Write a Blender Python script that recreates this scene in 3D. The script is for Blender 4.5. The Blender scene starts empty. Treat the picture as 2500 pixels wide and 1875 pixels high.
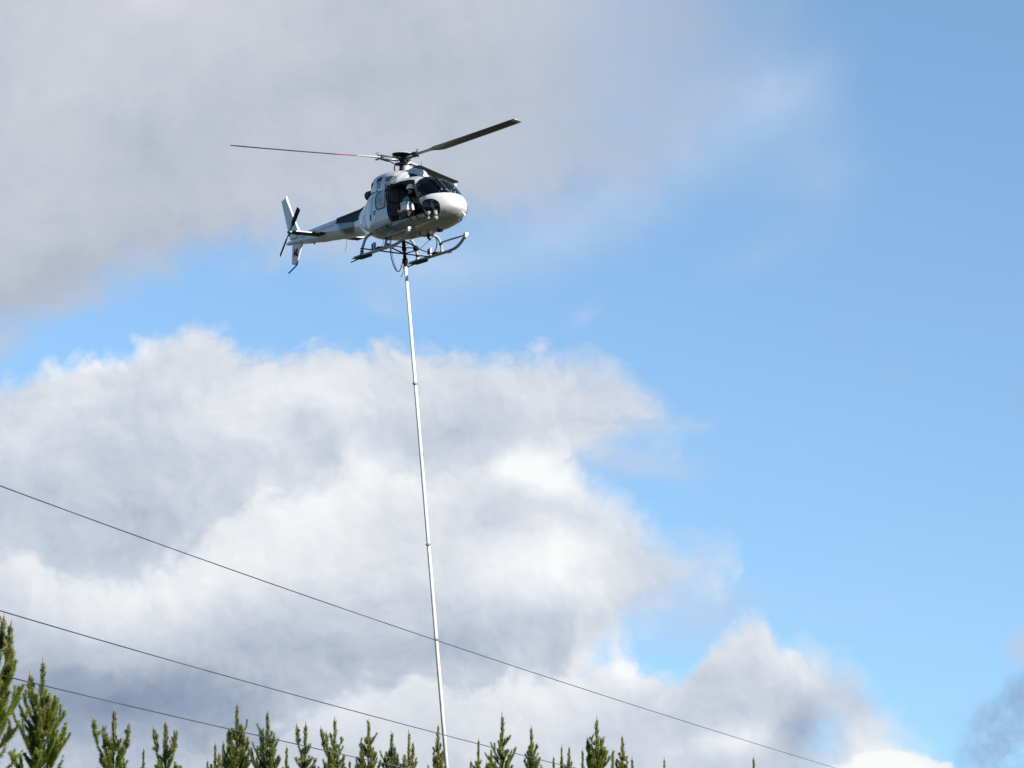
import bpy, bmesh, math, random
from mathutils import Vector, Matrix, Euler
import numpy as np
R = math.radians
scene = bpy.context.scene
col = scene.collection
rng = random.Random(7)

# ------------------------------------------------------------------ camera
CAM_POS = Vector((0.0, 0.0, 1.7))
CAM_PITCH = 8.5                      # degrees above the horizon, looking along +Y
FOCAL_PX = 7200.0                    # for a 2500 px wide picture
cam_data = bpy.data.cameras.new('camera')
cam_data.sensor_width = 36.0
cam_data.lens = 36.0 * FOCAL_PX / 2500.0
cam_data.clip_start = 0.5
cam_data.clip_end = 20000.0
cam = bpy.data.objects.new('camera', cam_data)
cam.location = CAM_POS
cam.rotation_euler = (R(90 + CAM_PITCH), 0, 0)
col.objects.link(cam)
scene.camera = cam
scene.cycles.use_adaptive_sampling = True
scene.cycles.adaptive_threshold = 0.008
scene.cycles.max_bounces = 8
scene.cycles.transparent_max_bounces = 12

# ------------------------------------------------------------------ light, exposure
SUN_AZ, SUN_EL = 125.0, 26.0          # azimuth clockwise from +Y (the view axis), elevation
sun_dir = Vector((math.sin(R(SUN_AZ)) * math.cos(R(SUN_EL)), math.cos(R(SUN_AZ)) * math.cos(R(SUN_EL)), math.sin(R(SUN_EL))))
sun_data = bpy.data.lights.new('sun', 'SUN')
sun_data.energy = 5.0
sun_data.angle = R(0.53)
sun_data.color = (1.0, 0.95, 0.87)
sun = bpy.data.objects.new('sun', sun_data)
sun.rotation_euler = sun_dir.to_track_quat('Z', 'Y').to_euler()
sun.location = (60, -20, 60)
col.objects.link(sun)
vs = scene.view_settings
vs.view_transform = 'Standard'
vs.look = 'None'
vs.exposure = 1.2                    # the picture is exposed for the sunlit white paint and cloud
vs.gamma = 1.0
vs.use_curve_mapping = False


# ------------------------------------------------------------------ world: clear sky and clouds
def lin(c):
    """sRGB 0-255 triple to linear RGBA"""
    out = []
    for v in c:
        v = v / 255.0
        out.append(v / 12.92 if v <= 0.04045 else ((v + 0.055) / 1.055) ** 2.4)
    return (out[0], out[1], out[2], 1.0)


def build_world():
    w = bpy.data.worlds.new('World')
    scene.world = w
    w.use_nodes = True
    try:
        w.cycles.sampling_method = 'MANUAL'
        w.cycles.sample_map_resolution = 512
    except Exception:
        pass
    nt = w.node_tree
    nt.nodes.clear()
    N, L = nt.nodes, nt.links

    def put(sock, v):
        if hasattr(v, 'is_output'):
            L.new(v, sock)
        else:
            sock.default_value = v

    def m(op, a, b=0.0, c=0.0, clamp=False):
        n = N.new('ShaderNodeMath')
        n.operation = op
        n.use_clamp = clamp
        put(n.inputs[0], a)
        put(n.inputs[1], b)
        put(n.inputs[2], c)
        return n.outputs[0]

    def comb(x, y, z=0.0):
        n = N.new('ShaderNodeCombineXYZ')
        put(n.inputs[0], x); put(n.inputs[1], y); put(n.inputs[2], z)
        return n.outputs[0]

    def vadd(a, b):
        n = N.new('ShaderNodeVectorMath')
        n.operation = 'ADD'
        put(n.inputs[0], a); put(n.inputs[1], b)
        return n.outputs[0]

    def noise(vec, scale, detail=6.0, rough=0.55, lac=2.1, dist=0.0):
        n = N.new('ShaderNodeTexNoise')
        n.noise_dimensions = '3D'
        put(n.inputs['Vector'], vec)
        n.inputs['Scale'].default_value = scale
        n.inputs['Detail'].default_value = detail
        n.inputs['Roughness'].default_value = rough
        n.inputs['Lacunarity'].default_value = lac
        n.inputs['Distortion'].default_value = dist
        return n

    def sstep(v, lo, hi, a=0.0, b=1.0):
        n = N.new('ShaderNodeMapRange')
        n.interpolation_type = 'SMOOTHSTEP'
        put(n.inputs['Value'], v)
        put(n.inputs['From Min'], lo); put(n.inputs['From Max'], hi)
        put(n.inputs['To Min'], a); put(n.inputs['To Max'], b)
        return n.outputs['Result']

    def mixc(f, a, b):
        n = N.new('ShaderNodeMix')
        n.data_type = 'RGBA'
        put(n.inputs['Factor'], f)
        put(n.inputs['A'], a); put(n.inputs['B'], b)
        return n.outputs['Result']

    def mixf(f, a, b):
        n = N.new('ShaderNodeMix')
        n.data_type = 'FLOAT'
        put(n.inputs['Factor'], f)
        put(n.inputs['A'], a); put(n.inputs['B'], b)
        return n.outputs['Result']

    def curve(t, pts):
        """edge of a cloud bank: pts are (x, y) in degrees-like units, x 0..2.5, y -0.5..2.5"""
        n = N.new('ShaderNodeFloatCurve')
        c = n.mapping.curves[0]
        q = [((x + 0.2) / 2.9, (y + 0.5) / 3.0) for x, y in pts]
        while len(c.points) < len(q):
            c.points.new(0.5, 0.5)
        for p, (a, b) in zip(c.points, q):
            p.location = (a, b)
            p.handle_type = 'AUTO_CLAMPED'
        n.mapping.update()
        put(n.inputs['Value'], t)
        return m('MULTIPLY_ADD', n.outputs[0], 3.0, -0.5)

    def blob(vec, x, y, rx, ry, rot=0.0):
        mp = N.new('ShaderNodeMapping')
        mp.vector_type = 'TEXTURE'
        put(mp.inputs['Vector'], vec)
        mp.inputs['Location'].default_value = (x, y, 0)
        mp.inputs['Rotation'].default_value = (0, 0, R(rot))
        mp.inputs['Scale'].default_value = (rx, ry, 1)
        g = N.new('ShaderNodeTexGradient')
        g.gradient_type = 'QUADRATIC_SPHERE'
        L.new(mp.outputs[0], g.inputs[0])
        return g.outputs['Fac']

    tc = N.new('ShaderNodeTexCoord')
    sep = N.new('ShaderNodeSeparateXYZ')
    L.new(tc.outputs['Generated'], sep.inputs[0])
    az = m('ARCTAN2', sep.outputs[0], sep.outputs[1])
    el = m('ARCSINE', sep.outputs[2])
    # azimuth and elevation, 0.139 rad to the unit; px grows to the east, py downwards
    px = m('MULTIPLY_ADD', az, 7.2, 1.25)
    py = m('MULTIPLY_ADD', el, -7.2, 0.9375 + 7.2 * R(CAM_PITCH))
    p0 = comb(px, py, 0.0)

    # ---- turbulence
    wn = noise(p0, 2.3, 4.0, 0.5)
    wn2 = noise(p0, 7.5, 4.0, 0.55)
    sw = N.new('ShaderNodeSeparateXYZ'); L.new(wn.outputs['Color'], sw.inputs[0])
    sw2 = N.new('ShaderNodeSeparateXYZ'); L.new(wn2.outputs['Color'], sw2.inputs[0])
    wx = m('ADD', m('MULTIPLY_ADD', sw.outputs[0], 0.22, -0.11), m('MULTIPLY_ADD', sw2.outputs[0], 0.05, -0.025))
    wy = m('ADD', m('MULTIPLY_ADD', sw.outputs[1], 0.16, -0.08), m('MULTIPLY_ADD', sw2.outputs[1], 0.05, -0.025))
    qx = m('ADD', px, wx)
    qy = m('ADD', py, wy)
    pw = comb(qx, qy, 0.0)                     # warped sky position
    tx = m('MULTIPLY', m('ADD', qx, 0.2), 1.0 / 2.9, clamp=True)
    fb = noise(pw, 2.6, 6.0, 0.5).outputs['Fac']           # billows
    fb_s = noise(vadd(pw, (0.035, -0.045, 0.0)), 2.6, 4.0, 0.5).outputs['Fac']   # same billows towards the sun
    fine = noise(vadd(pw, (3.1, 1.7, 0.4)), 9.0, 5.0, 0.55).outputs['Fac']
    bl = noise(vadd(pw, (1.3, 5.2, 0.0)), 9.0, 3.0, 0.5).outputs['Fac']
    puff = m('MULTIPLY', m('ABSOLUTE', m('SUBTRACT', bl, 0.5)), 2.0)     # cauliflower lumps with creases between them

    # ---- clear sky
    sky = N.new('ShaderNodeTexSky')
    sky.sky_type = 'NISHITA'
    sky.sun_disc = False
    sky.sun_elevation = R(SUN_EL)
    sky.sun_rotation = R(SUN_AZ)
    sky.altitude = 300.0
    sky.air_density = 0.7
    sky.dust_density = 0.0
    sky.ozone_density = 3.0
    # a clean, hazeless horizon: the gradient towards the horizon is gentler than the model's
    L.new(comb(sep.outputs[0], sep.outputs[1], m('MAXIMUM', sep.outputs[2], m('MULTIPLY_ADD', sep.outputs[2], 0.57, 0.116))), sky.inputs['Vector'])
    hs = N.new('ShaderNodeVectorMath'); hs.operation = 'MULTIPLY'
    L.new(sky.outputs[0], hs.inputs[0])
    hs.inputs[1].default_value = SKY_TINT
    skyc = hs.outputs[0]

    # ---- cloud banks: signed distance inside the bank (positive inside), then turbulence, then soft edge
    rough = m('ADD', m('MULTIPLY_ADD', fb, 0.30, -0.15), m('MULTIPLY_ADD', fine, 0.14, -0.07))
    cr = m('ADD', rough, m('MULTIPLY_ADD', puff, 0.22, -0.03))

    # high grey bank, its underside falling to the west
    e_up = curve(tx, UP_EDGE)
    d_up = m('ADD', m('SUBTRACT', e_up, qy), m('MULTIPLY', rough, 1.0))
    a_up = sstep(d_up, -0.05, sstep(px, 0.2, 1.2, 0.10, 0.20))
    thin = sstep(m('ADD', px, m('MULTIPLY', rough, 2.4)), 1.05, 2.26, 1.0, 0.0)
    a_up = m('MULTIPLY', a_up, thin)

    # broad cumulus bank
    d1 = m('MINIMUM', m('SUBTRACT', qy, curve(tx, T1)), m('SUBTRACT', curve(tx, B1), qy))
    d1 = m('ADD', d1, m('MULTIPLY', cr, 0.45))
    fray = sstep(px, 1.2, 1.75, 0.0, 0.09)
    a1 = sstep(d1, -0.02, m('ADD', fray, 0.055))
    d2 = m('MINIMUM', m('SUBTRACT', qy, curve(tx, T2)), m('SUBTRACT', curve(tx, B2), qy))
    d2 = m('ADD', d2, m('MULTIPLY', cr, 0.45))
    a2 = sstep(d2, -0.015, m('ADD', fray, 0.06))
    d3 = m('ADD', m('SUBTRACT', qy, curve(tx, T3)), m('MULTIPLY', cr, 0.45))
    a3 = sstep(d3, -0.015, sstep(px, 1.7, 2.3, 0.05, 0.16))
    # small bright cumulus low in the east
    d4 = m('SUBTRACT', blob(pw, *PUFF4), 0.30)
    a4 = sstep(m('ADD', d4, m('MULTIPLY', cr, 0.7)), -0.02, 0.06)

    # ---- brightness of the cloud body
    fine_s = noise(vadd(pw, (3.1 + 0.011, 1.7 - 0.014, 0.4)), 9.0, 5.0, 0.55).outputs['Fac']
    relief = m('ADD', m('MULTIPLY', m('SUBTRACT', fb, fb_s), 0.62), m('MULTIPLY', m('SUBTRACT', fine, fine_s), 0.24))
    tex = m('ADD', m('MULTIPLY_ADD', fb, 0.24, -0.12), m('ADD', m('MULTIPLY_ADD', fine, 0.10, -0.05), relief))
    tex = m('ADD', tex, m('MULTIPLY_ADD', puff, 0.16, -0.045))

    def total(base, blobs, vec):
        acc = base
        for (x, y, rx, ry, rot, amp) in blobs:
            acc = m('MULTIPLY_ADD', blob(vec, x, y, rx, ry, rot), amp, acc)
        return acc

    b_low = total(m('ADD', tex, 0.635), LIGHT_LOW, pw)
    tex_up = m('ADD', m('MULTIPLY_ADD', fb, 0.34, -0.17), m('ADD', m('MULTIPLY_ADD', fine, 0.14, -0.07), m('MULTIPLY', relief, 0.5)))
    b_up = total(m('ADD', tex_up, 0.54), LIGHT_UP, pw)

    def ramp(v, stops):
        r = N.new('ShaderNodeValToRGB')
        els = r.color_ramp.elements
        while len(els) < len(stops):
            els.new(0.5)
        for e, (p, c) in zip(els, stops):
            e.position = p
            e.color = lin(c)
        put(r.inputs[0], v)
        return r.outputs[0]

    def heap(d, rim, depth):
        # sunlit rounded top, shaded foot
        top = m('EXPONENT', m('MULTIPLY', m('MAXIMUM', d, 0.0), -11.0))
        foot = sstep(d, 0.10, 0.42, 0.0, depth)
        return ramp(m('SUBTRACT', m('MULTIPLY_ADD', top, rim, b_low), foot), LOW_RAMP)

    c1, c2, c3 = heap(d1, 0.10, 0.07), heap(d2, 0.20, 0.12), heap(d3, 0.16, 0.06)
    c4 = ramp(m('ADD', b_low, 0.12), LOW_RAMP)
    c_up = ramp(b_up, UP_RAMP)

    # dark wisps low in the east
    wis = blob(pw, 2.45, 1.73, 0.42, 0.16, -42)
    wis2 = blob(pw, 2.50, 1.87, 0.26, 0.16, -20)
    a_w = sstep(m('ADD', m('ADD', wis, wis2), m('MULTIPLY', rough, 4.0)), 0.10, 0.85, 0.0, 0.80)
    a_w = m('MULTIPLY', a_w, sstep(m('ADD', m('MULTIPLY', fine, 0.7), m('MULTIPLY', fb, 0.3)), 0.36, 0.60, 0.15, 1.0))

    # thin veils in the blue
    veil = sstep(m('ADD', total(0.0, VEILS, pw), m('MULTIPLY', rough, 0.8)), 0.05, 0.75, 0.0, 0.75)

    c = mixc(veil, skyc, lin((188, 207, 234)))
    c = mixc(m('MULTIPLY', a_up, 0.97), c, c_up)
    c = mixc(a_w, c, lin((146, 170, 202)))
    soft = m('SUBTRACT', 0.98, total(0.0, THIN_LOW, pw), clamp=True)
    c = mixc(m('MULTIPLY', a1, soft), c, c1)
    c = mixc(m('MULTIPLY', a2, soft), c, c2)
    c = mixc(m('MULTIPLY', a3, soft), c, c3)
    c = mixc(a4, c, c4)

    # ---- the rest of the heavens: scattered cloud of the same kind
    gen = noise(tc.outputs['Generated'], 3.0, 7.0, 0.55)
    gen2 = noise(tc.outputs['Generated'], 7.0, 6.0, 0.6)
    a_g = sstep(gen.outputs['Fac'], 0.52, 0.66)
    b_g = m('MULTIPLY_ADD', gen2.outputs['Fac'], 1.0, -0.28)
    c_g = mixc(m('MULTIPLY', a_g, 0.9), skyc, ramp(b_g, LOW_RAMP))
    dx = m('SUBTRACT', px, 1.25)
    dy = m('SUBTRACT', py, 0.94)
    out_ = sstep(m('MAXIMUM', m('MULTIPLY', m('ABSOLUTE', dx), 0.72), m('ABSOLUTE', dy)), 1.05, 1.5)
    c = mixc(out_, c, c_g)

    bg = N.new('ShaderNodeBackground')
    put(bg.inputs['Color'], c)
    bg.inputs['Strength'].default_value = 0.435
    o = N.new('ShaderNodeOutputWorld')
    L.new(bg.outputs[0], o.inputs[0])


# Nishita at the usual strength of about 0.1, folded into the tint so that clouds and sky share one Background
SKY_TINT = (0.194, 0.202, 0.183)
UP_EDGE = [(-0.2, .89), (0, .85), (.15, .80), (.30, .74), (.45, .69), (.60, .64), (.75, .60), (.9, .60), (1.05, .61), (1.2, .58),
           (1.35, .57), (1.6, .52), (1.75, .40), (1.9, .22), (2.05, .05), (2.2, -.15), (2.7, -.4)]
T1 = [(-0.2, .92), (0, .90), (.12, .885), (.20, .872), (.31, .865), (.37, .845), (.43, .80), (.46, .785), (.52, .825), (.62, .85), (.75, .855),
      (.86, .868), (.91, .845), (1.0, .83), (1.1, .838), (1.2, .866), (1.3, .845), (1.40, .83), (1.48, .83), (1.54, .85), (1.59, .91), (1.62, .97),
      (1.68, 1.01), (1.74, 1.06), (1.82, 1.3), (2.7, 2.2)]
B1 = [(-0.2, 2.4), (.95, 2.4), (1.05, 1.5), (1.15, 1.24), (1.3, 1.18), (1.45, 1.15), (1.55, 1.12), (1.63, 1.10), (1.70, 1.08), (1.76, 1.04), (1.84, .9), (2.7, .5)]
T2 = [(-0.2, 1.38), (.05, 1.36), (.2, 1.385), (.4, 1.37), (.5, 1.33), (.6, 1.27), (.68, 1.215), (.78, 1.165), (.88, 1.115), (.97, 1.13), (1.03, 1.155), (1.12, 1.11), (1.25, 1.08), (1.37, 1.09), (1.47, 1.15), (1.54, 1.19), (1.61, 1.24), (1.68, 1.28),
      (1.74, 1.28), (1.79, 1.33), (1.82, 1.42), (1.86, 1.7), (2.7, 2.4)]
B2 = [(-0.2, 2.4), (1.32, 2.4), (1.42, 1.68), (1.5, 1.59), (1.6, 1.545), (1.7, 1.505), (1.77, 1.47), (1.81, 1.42), (1.86, 1.2), (2.7, .8)]
T3 = [(-0.2, 2.2), (.35, 2.0), (.55, 1.88), (.68, 1.78), (.82, 1.70), (.95, 1.675), (1.1, 1.71), (1.25, 1.67), (1.42, 1.605), (1.52, 1.572), (1.58, 1.585), (1.64, 1.62), (1.70, 1.57), (1.78, 1.52), (1.84, 1.50), (1.90, 1.565),
      (1.98, 1.57), (2.06, 1.575), (2.13, 1.64), (2.18, 1.71), (2.23, 1.78), (2.29, 1.88), (2.36, 2.0), (2.5, 2.1), (2.7, 2.4)]
PUFF4 = (2.16, 1.93, .36, .26, 0)
#            x     y     rx   ry   rot  amount
LIGHT_LOW = [(.20, .885, .22, .085, 0, .62), (.32, .87, .09, .06, 0, .30),
             (.75, .98, .55, .22, 0, .16), (.60, 1.05, .35, .2, 0, .10), (.05, 1.08, .12, .10, 0, .14),
             (.90, 1.14, .14, .11, 0, .38), (.80, 1.24, .34, .20, 10, .28), (1.02, 1.17, .16, .12, 0, .16),
             (1.32, 1.15, .20, .10, 32, .46), (1.22, 1.13, .14, .10, 0, .20),
             (1.36, 1.38, .38, .22, -10, .50), (1.20, 1.42, .20, .16, 0, .16), (.55, 1.42, .45, .17, -12, .26), (.28, 1.44, .28, .14, 0, .20),
             (1.0, 1.40, .6, .25, 0, .20),
             (1.54, 1.605, .13, .085, 10, .34), (1.40, 1.68, .28, .14, 0, .12), (.85, 1.74, .30, .14, 0, .14),
             (2.0, 1.62, .22, .11, 0, .06), (1.93, 1.60, .06, .06, 0, .14), (1.79, 1.81, .20, .10, -20, .34), (1.25, 1.80, .4, .16, 0, .12),
             (2.15, 1.88, .26, .18, 0, .55), (.77, 1.03, .10, .07, 0, .06),
             # shaded hollows and undersides
             (.72, 1.05, .10, .08, 0, -.20), (.80, 1.13, .16, .10, 20, -.14), (1.10, 1.05, .38, .08, 0, -.12),
             (.33, 1.28, .38, .12, 8, -.10), (.15, 1.22, .3, .12, 0, -.08), (.60, 1.13, .30, .10, 0, -.06),
             (.30, 1.70, .95, .27, 2, -.44), (.10, 1.64, .35, .16, 0, -.08), (.75, 1.60, .30, .12, 0, -.08), (1.05, 1.60, .55, .11, -3, -.12),
             (1.50, 1.50, .34, .10, -14, -.14), (1.45, 1.27, .20, .09, 25, -.12), (1.60, 1.37, .20, .14, 0, -.06),
             (1.72, 1.65, .20, .16, 0, -.10), (1.97, 1.78, .17, .20, 30, -.34), (1.62, 1.74, .22, .10, 0, -.08), (2.12, 1.69, .18, .08, 0, -.10)]
LIGHT_UP = [(.35, .02, .7, .30, 0, .30), (.10, .25, .5, .5, 0, .14), (.62, .33, .35, .2, 0, .05), (1.3, .02, .5, .2, 0, .12),
            (.35, .36, .40, .16, 0, -.14), (.08, .72, .45, .20, -16, -.14), (.35, .60, .40, .15, -18, -.06), (1.1, .22, .5, .22, 0, -.08),
            (.58, .47, .40, .10, -12, .08), (1.35, .35, .4, .25, 0, -.04)]
VEILS = [(1.50, .48, .42, .22, -10, .55), (1.90, .22, .42, .30, -20, .70), (1.05, .64, .50, .20, 0, .70), (.95, .75, .20, .09, 0, .35), (.78, .58, .3, .14, 0, .4), (1.35, .58, .4, .16, 0, .40),
         (1.43, .76, .14, .07, -20, .42), (1.70, .35, .3, .3, 0, .3), (1.70, 1.50, .34, .16, -10, .75), (2.0, 1.5, .4, .2, 0, .25), (1.95, 1.12, .34, .08, 0, .22), (2.2, .95, .3, .2, 0, .12), (2.0, .45, .45, .3, -20, .36), (1.85, .65, .35, .16, -15, .25),
         (.55, .66, .3, .12, -14, .35), (1.52, 1.13, .34, .10, 8, 1.0), (2.48, 1.57, .14, .08, 0, 1.8), (2.15, 1.45, .25, .08, -20, .22)]
THIN_LOW = [(1.64, 1.03, .24, .14, 0, .55), (1.74, 1.36, .18, .22, 0, .55), (2.27, 1.74, .16, .14, 0, .5), (2.02, 1.80, .11, .18, 25, .55), (.03, .89, .12, .06, 0, .4),
            (.46, .79, .10, .06, 0, .2), (1.62, 1.50, .2, .06, -15, .3), (1.50, 1.22, .25, .12, 30, .15)]
LOW_RAMP = [(0.0, (124, 142, 170)), (.22, (153, 168, 190)), (.42, (185, 195, 211)), (.60, (208, 214, 225)), (.78, (230, 233, 238)), (1.0, (250, 251, 251))]
UP_RAMP = [(0.0, (138, 145, 165)), (.25, (166, 173, 189)), (.5, (190, 196, 208)), (.75, (209, 211, 219)), (1.0, (226, 226, 231))]
build_world()


# ------------------------------------------------------------------ materials
def principled(name, color, rough=0.5, metal=0.0, coat=0.0, spec=0.5, vary=0.0, vscale=6.0, bump=0.0, bscale=40.0, mottle=None):
    mt = bpy.data.materials.new(name)
    mt.use_nodes = True
    nt = mt.node_tree
    b = nt.nodes['Principled BSDF']
    b.inputs['Base Color'].default_value = (*color, 1)
    b.inputs['Roughness'].default_value = rough
    b.inputs['Metallic'].default_value = metal
    b.inputs['Coat Weight'].default_value = coat
    b.inputs['Coat Roughness'].default_value = 0.12
    b.inputs['Specular IOR Level'].default_value = spec
    tc = nt.nodes.new('ShaderNodeTexCoord')
    if vary > 0 or mottle:
        n = nt.nodes.new('ShaderNodeTexNoise')
        n.inputs['Scale'].default_value = vscale
        n.inputs['Detail'].default_value = 6
        n.inputs['Roughness'].default_value = 0.6
        nt.links.new(tc.outputs['Object'], n.inputs['Vector'])
        r = nt.nodes.new('ShaderNodeValToRGB')
        r.color_ramp.elements[0].position = 0.33
        r.color_ramp.elements[1].position = 0.67
        lo = mottle if mottle else tuple(c * (1 - vary) for c in color)
        r.color_ramp.elements[0].color = (*lo, 1)
        r.color_ramp.elements[1].color = (*(tuple(min(1, c * (1 + vary * 0.35)) for c in color)), 1)
        nt.links.new(n.outputs['Fac'], r.inputs[0])
        nt.links.new(r.outputs[0], b.inputs['Base Color'])
    if bump > 0:
        n2 = nt.nodes.new('ShaderNodeTexNoise')
        n2.inputs['Scale'].default_value = bscale
        n2.inputs['Detail'].default_value = 4
        nt.links.new(tc.outputs['Object'], n2.inputs['Vector'])
        bp = nt.nodes.new('ShaderNodeBump')
        bp.inputs['Strength'].default_value = bump
        bp.inputs['Distance'].default_value = 0.02
        nt.links.new(n2.outputs['Fac'], bp.inputs['Height'])
        nt.links.new(bp.outputs[0], b.inputs['Normal'])
    return mt


def glass(name, tint, ior=1.45, film=0.0):
    """thin window pane: tinted see-through, mirror-like by Fresnel, optional pale film for dust and painted-in reflection"""
    mt = bpy.data.materials.new(name)
    mt.use_nodes = True
    nt = mt.node_tree
    nt.nodes.clear()
    tr = nt.nodes.new('ShaderNodeBsdfTransparent')
    tr.inputs[0].default_value = (*tint, 1)
    gl = nt.nodes.new('ShaderNodeBsdfGlossy')
    gl.inputs['Roughness'].default_value = 0.03
    fr = nt.nodes.new('ShaderNodeFresnel')
    fr.inputs[0].default_value = ior
    mx = nt.nodes.new('ShaderNodeMixShader')
    nt.links.new(fr.outputs[0], mx.inputs[0])
    nt.links.new(tr.outputs[0], mx.inputs[1])
    nt.links.new(gl.outputs[0], mx.inputs[2])
    last = mx.outputs[0]
    if film > 0:
        df = nt.nodes.new('ShaderNodeBsdfDiffuse')
        df.inputs[0].default_value = (0.50, 0.54, 0.62, 1)
        tc = nt.nodes.new('ShaderNodeTexCoord')
        n = nt.nodes.new('ShaderNodeTexNoise')
        n.inputs['Scale'].default_value = 5
        n.inputs['Detail'].default_value = 5
        nt.links.new(tc.outputs['Object'], n.inputs['Vector'])
        ml = nt.nodes.new('ShaderNodeMath')
        ml.operation = 'MULTIPLY'
        ml.inputs[1].default_value = film * 2
        nt.links.new(n.outputs['Fac'], ml.inputs[0])
        m2 = nt.nodes.new('ShaderNodeMixShader')
        nt.links.new(ml.outputs[0], m2.inputs[0])
        nt.links.new(last, m2.inputs[1])
        nt.links.new(df.outputs[0], m2.inputs[2])
        last = m2.outputs[0]
    o = nt.nodes.new('ShaderNodeOutputMaterial')
    nt.links.new(last, o.inputs[0])
    return mt


M = {}
M['white'] = principled('white_gloss_paint', (0.45, 0.45, 0.445), 0.35, coat=0.6, vary=0.08, vscale=2.5)
M['white'].node_tree.nodes['Principled BSDF'].inputs['Coat IOR'].default_value = 1.5
M['white'].node_tree.nodes['Principled BSDF'].inputs['Coat Roughness'].default_value = 0.04


def belly_shade_grime(mt):
    """belly shade painted into the base colour, mixed with patchy oil and dust, ragged edge"""
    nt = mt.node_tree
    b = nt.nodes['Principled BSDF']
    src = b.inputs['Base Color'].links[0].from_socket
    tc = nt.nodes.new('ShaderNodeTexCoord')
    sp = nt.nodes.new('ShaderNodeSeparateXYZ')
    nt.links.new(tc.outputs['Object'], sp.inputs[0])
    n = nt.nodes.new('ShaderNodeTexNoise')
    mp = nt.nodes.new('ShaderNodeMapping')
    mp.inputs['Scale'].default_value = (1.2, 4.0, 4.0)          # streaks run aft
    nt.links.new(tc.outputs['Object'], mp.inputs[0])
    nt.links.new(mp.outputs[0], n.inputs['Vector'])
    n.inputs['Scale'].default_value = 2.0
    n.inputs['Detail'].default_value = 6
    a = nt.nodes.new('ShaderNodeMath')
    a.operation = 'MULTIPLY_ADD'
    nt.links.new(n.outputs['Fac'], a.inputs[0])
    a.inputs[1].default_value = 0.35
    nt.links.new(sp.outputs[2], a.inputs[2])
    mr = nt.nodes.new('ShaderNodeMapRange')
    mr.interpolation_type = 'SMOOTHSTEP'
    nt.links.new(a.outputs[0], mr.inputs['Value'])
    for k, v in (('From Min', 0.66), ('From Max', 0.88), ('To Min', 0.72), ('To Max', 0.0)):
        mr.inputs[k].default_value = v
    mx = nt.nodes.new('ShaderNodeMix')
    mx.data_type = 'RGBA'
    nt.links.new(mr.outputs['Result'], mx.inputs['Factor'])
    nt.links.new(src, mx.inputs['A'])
    mx.inputs['B'].default_value = (0.075, 0.072, 0.055, 1)  # underside shade put into the paint colour, streaked with oily dirt
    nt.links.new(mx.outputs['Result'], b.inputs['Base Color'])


M['body'] = principled('white_paint_with_belly_shade_grime', (0.45, 0.45, 0.445), 0.35, coat=0.6, vary=0.08, vscale=2.5)
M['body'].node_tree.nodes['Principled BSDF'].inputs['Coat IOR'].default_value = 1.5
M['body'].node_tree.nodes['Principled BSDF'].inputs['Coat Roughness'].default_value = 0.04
belly_shade_grime(M['body'])
M['lining'] = principled('grey_cabin_lining', (0.04, 0.042, 0.048), 0.8, vary=0.3)
M['quilt'] = principled('grey_quilted_lining', (0.075, 0.08, 0.09), 0.8, vary=0.3, vscale=14)
M['black'] = principled('black_satin_paint', (0.006, 0.0065, 0.008), 0.6, spec=0.2, vary=0.3)
M['rubber'] = principled('black_rubber', (0.006, 0.006, 0.007), 0.7, spec=0.2)
M['soot'] = principled('sooty_black_panel', (0.007, 0.007, 0.008), 0.65, spec=0.25, vary=0.4, vscale=3)
M['blade'] = principled('dark_grey_blade_paint', (0.030, 0.031, 0.032), 0.42, vary=0.2, vscale=1.5)
M['bladeroot'] = principled('pale_grey_blade_root', (0.42, 0.44, 0.44), 0.4, vary=0.1)
M['bladeneck'] = principled('grey_blade_neck', (0.16, 0.17, 0.175), 0.4, vary=0.15)
M['bladebrown'] = principled('brown_weathered_blade', (0.075, 0.045, 0.042), 0.45)
M['red'] = principled('red_blade_band', (0.45, 0.03, 0.035), 0.45)
M['steel'] = principled('worn_grey_steel', (0.30, 0.31, 0.32), 0.38, metal=0.75, vary=0.25)
M['darksteel'] = principled('dark_oily_steel', (0.028, 0.030, 0.034), 0.45, metal=0.3, spec=0.3, vary=0.3)
M['skid'] = principled('white_scuffed_skid_paint', (0.24, 0.245, 0.25), 0.35, vary=0.22, vscale=5)
M['alu'] = principled('bare_white_alloy', (0.58, 0.58, 0.57), 0.35, vary=0.22, vscale=4)
M['glass'] = glass('windscreen_acrylic', (0.62, 0.66, 0.70))
M['dust_reflection_glass'] = glass('dusty_reflection_acrylic', (0.55, 0.60, 0.68), film=0.75)  # pale film puts a bright reflection into the colour, along with dust
M['navy'] = principled('navy_lettering', (0.010, 0.025, 0.07), 0.7, spec=0.2)
M['teal_ink'] = principled('dark_teal_emblem', (0.010, 0.04, 0.06), 0.7, spec=0.2)
M['letter'] = principled('black_lettering', (0.006, 0.008, 0.012), 0.8, spec=0.15)
M['helmet'] = principled('white_helmet_shell', (0.70, 0.70, 0.69), 0.3, coat=0.3)
M['overall'] = principled('black_flight_suit', (0.008, 0.008, 0.010), 0.95, spec=0.1, vary=0.3, vscale=20)
M['skin'] = principled('skin', (0.42, 0.22, 0.16), 0.5)
M['box'] = principled('white_plastic_box', (0.62, 0.62, 0.60), 0.45, vary=0.05)
M['teal'] = principled('teal_fabric', (0.07, 0.42, 0.38), 0.7, vary=0.35, vscale=9, bump=0.3, bscale=15)
M['brown'] = principled('brown_floor_mat', (0.06, 0.03, 0.022), 0.8, vary=0.3)
M['lamp'] = principled('grey_lamp_housing', (0.17, 0.17, 0.165), 0.5, vary=0.4, vscale=40)
M['lens'] = principled('clear_lamp_lens', (0.70, 0.72, 0.74), 0.12, coat=0.6)
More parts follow.
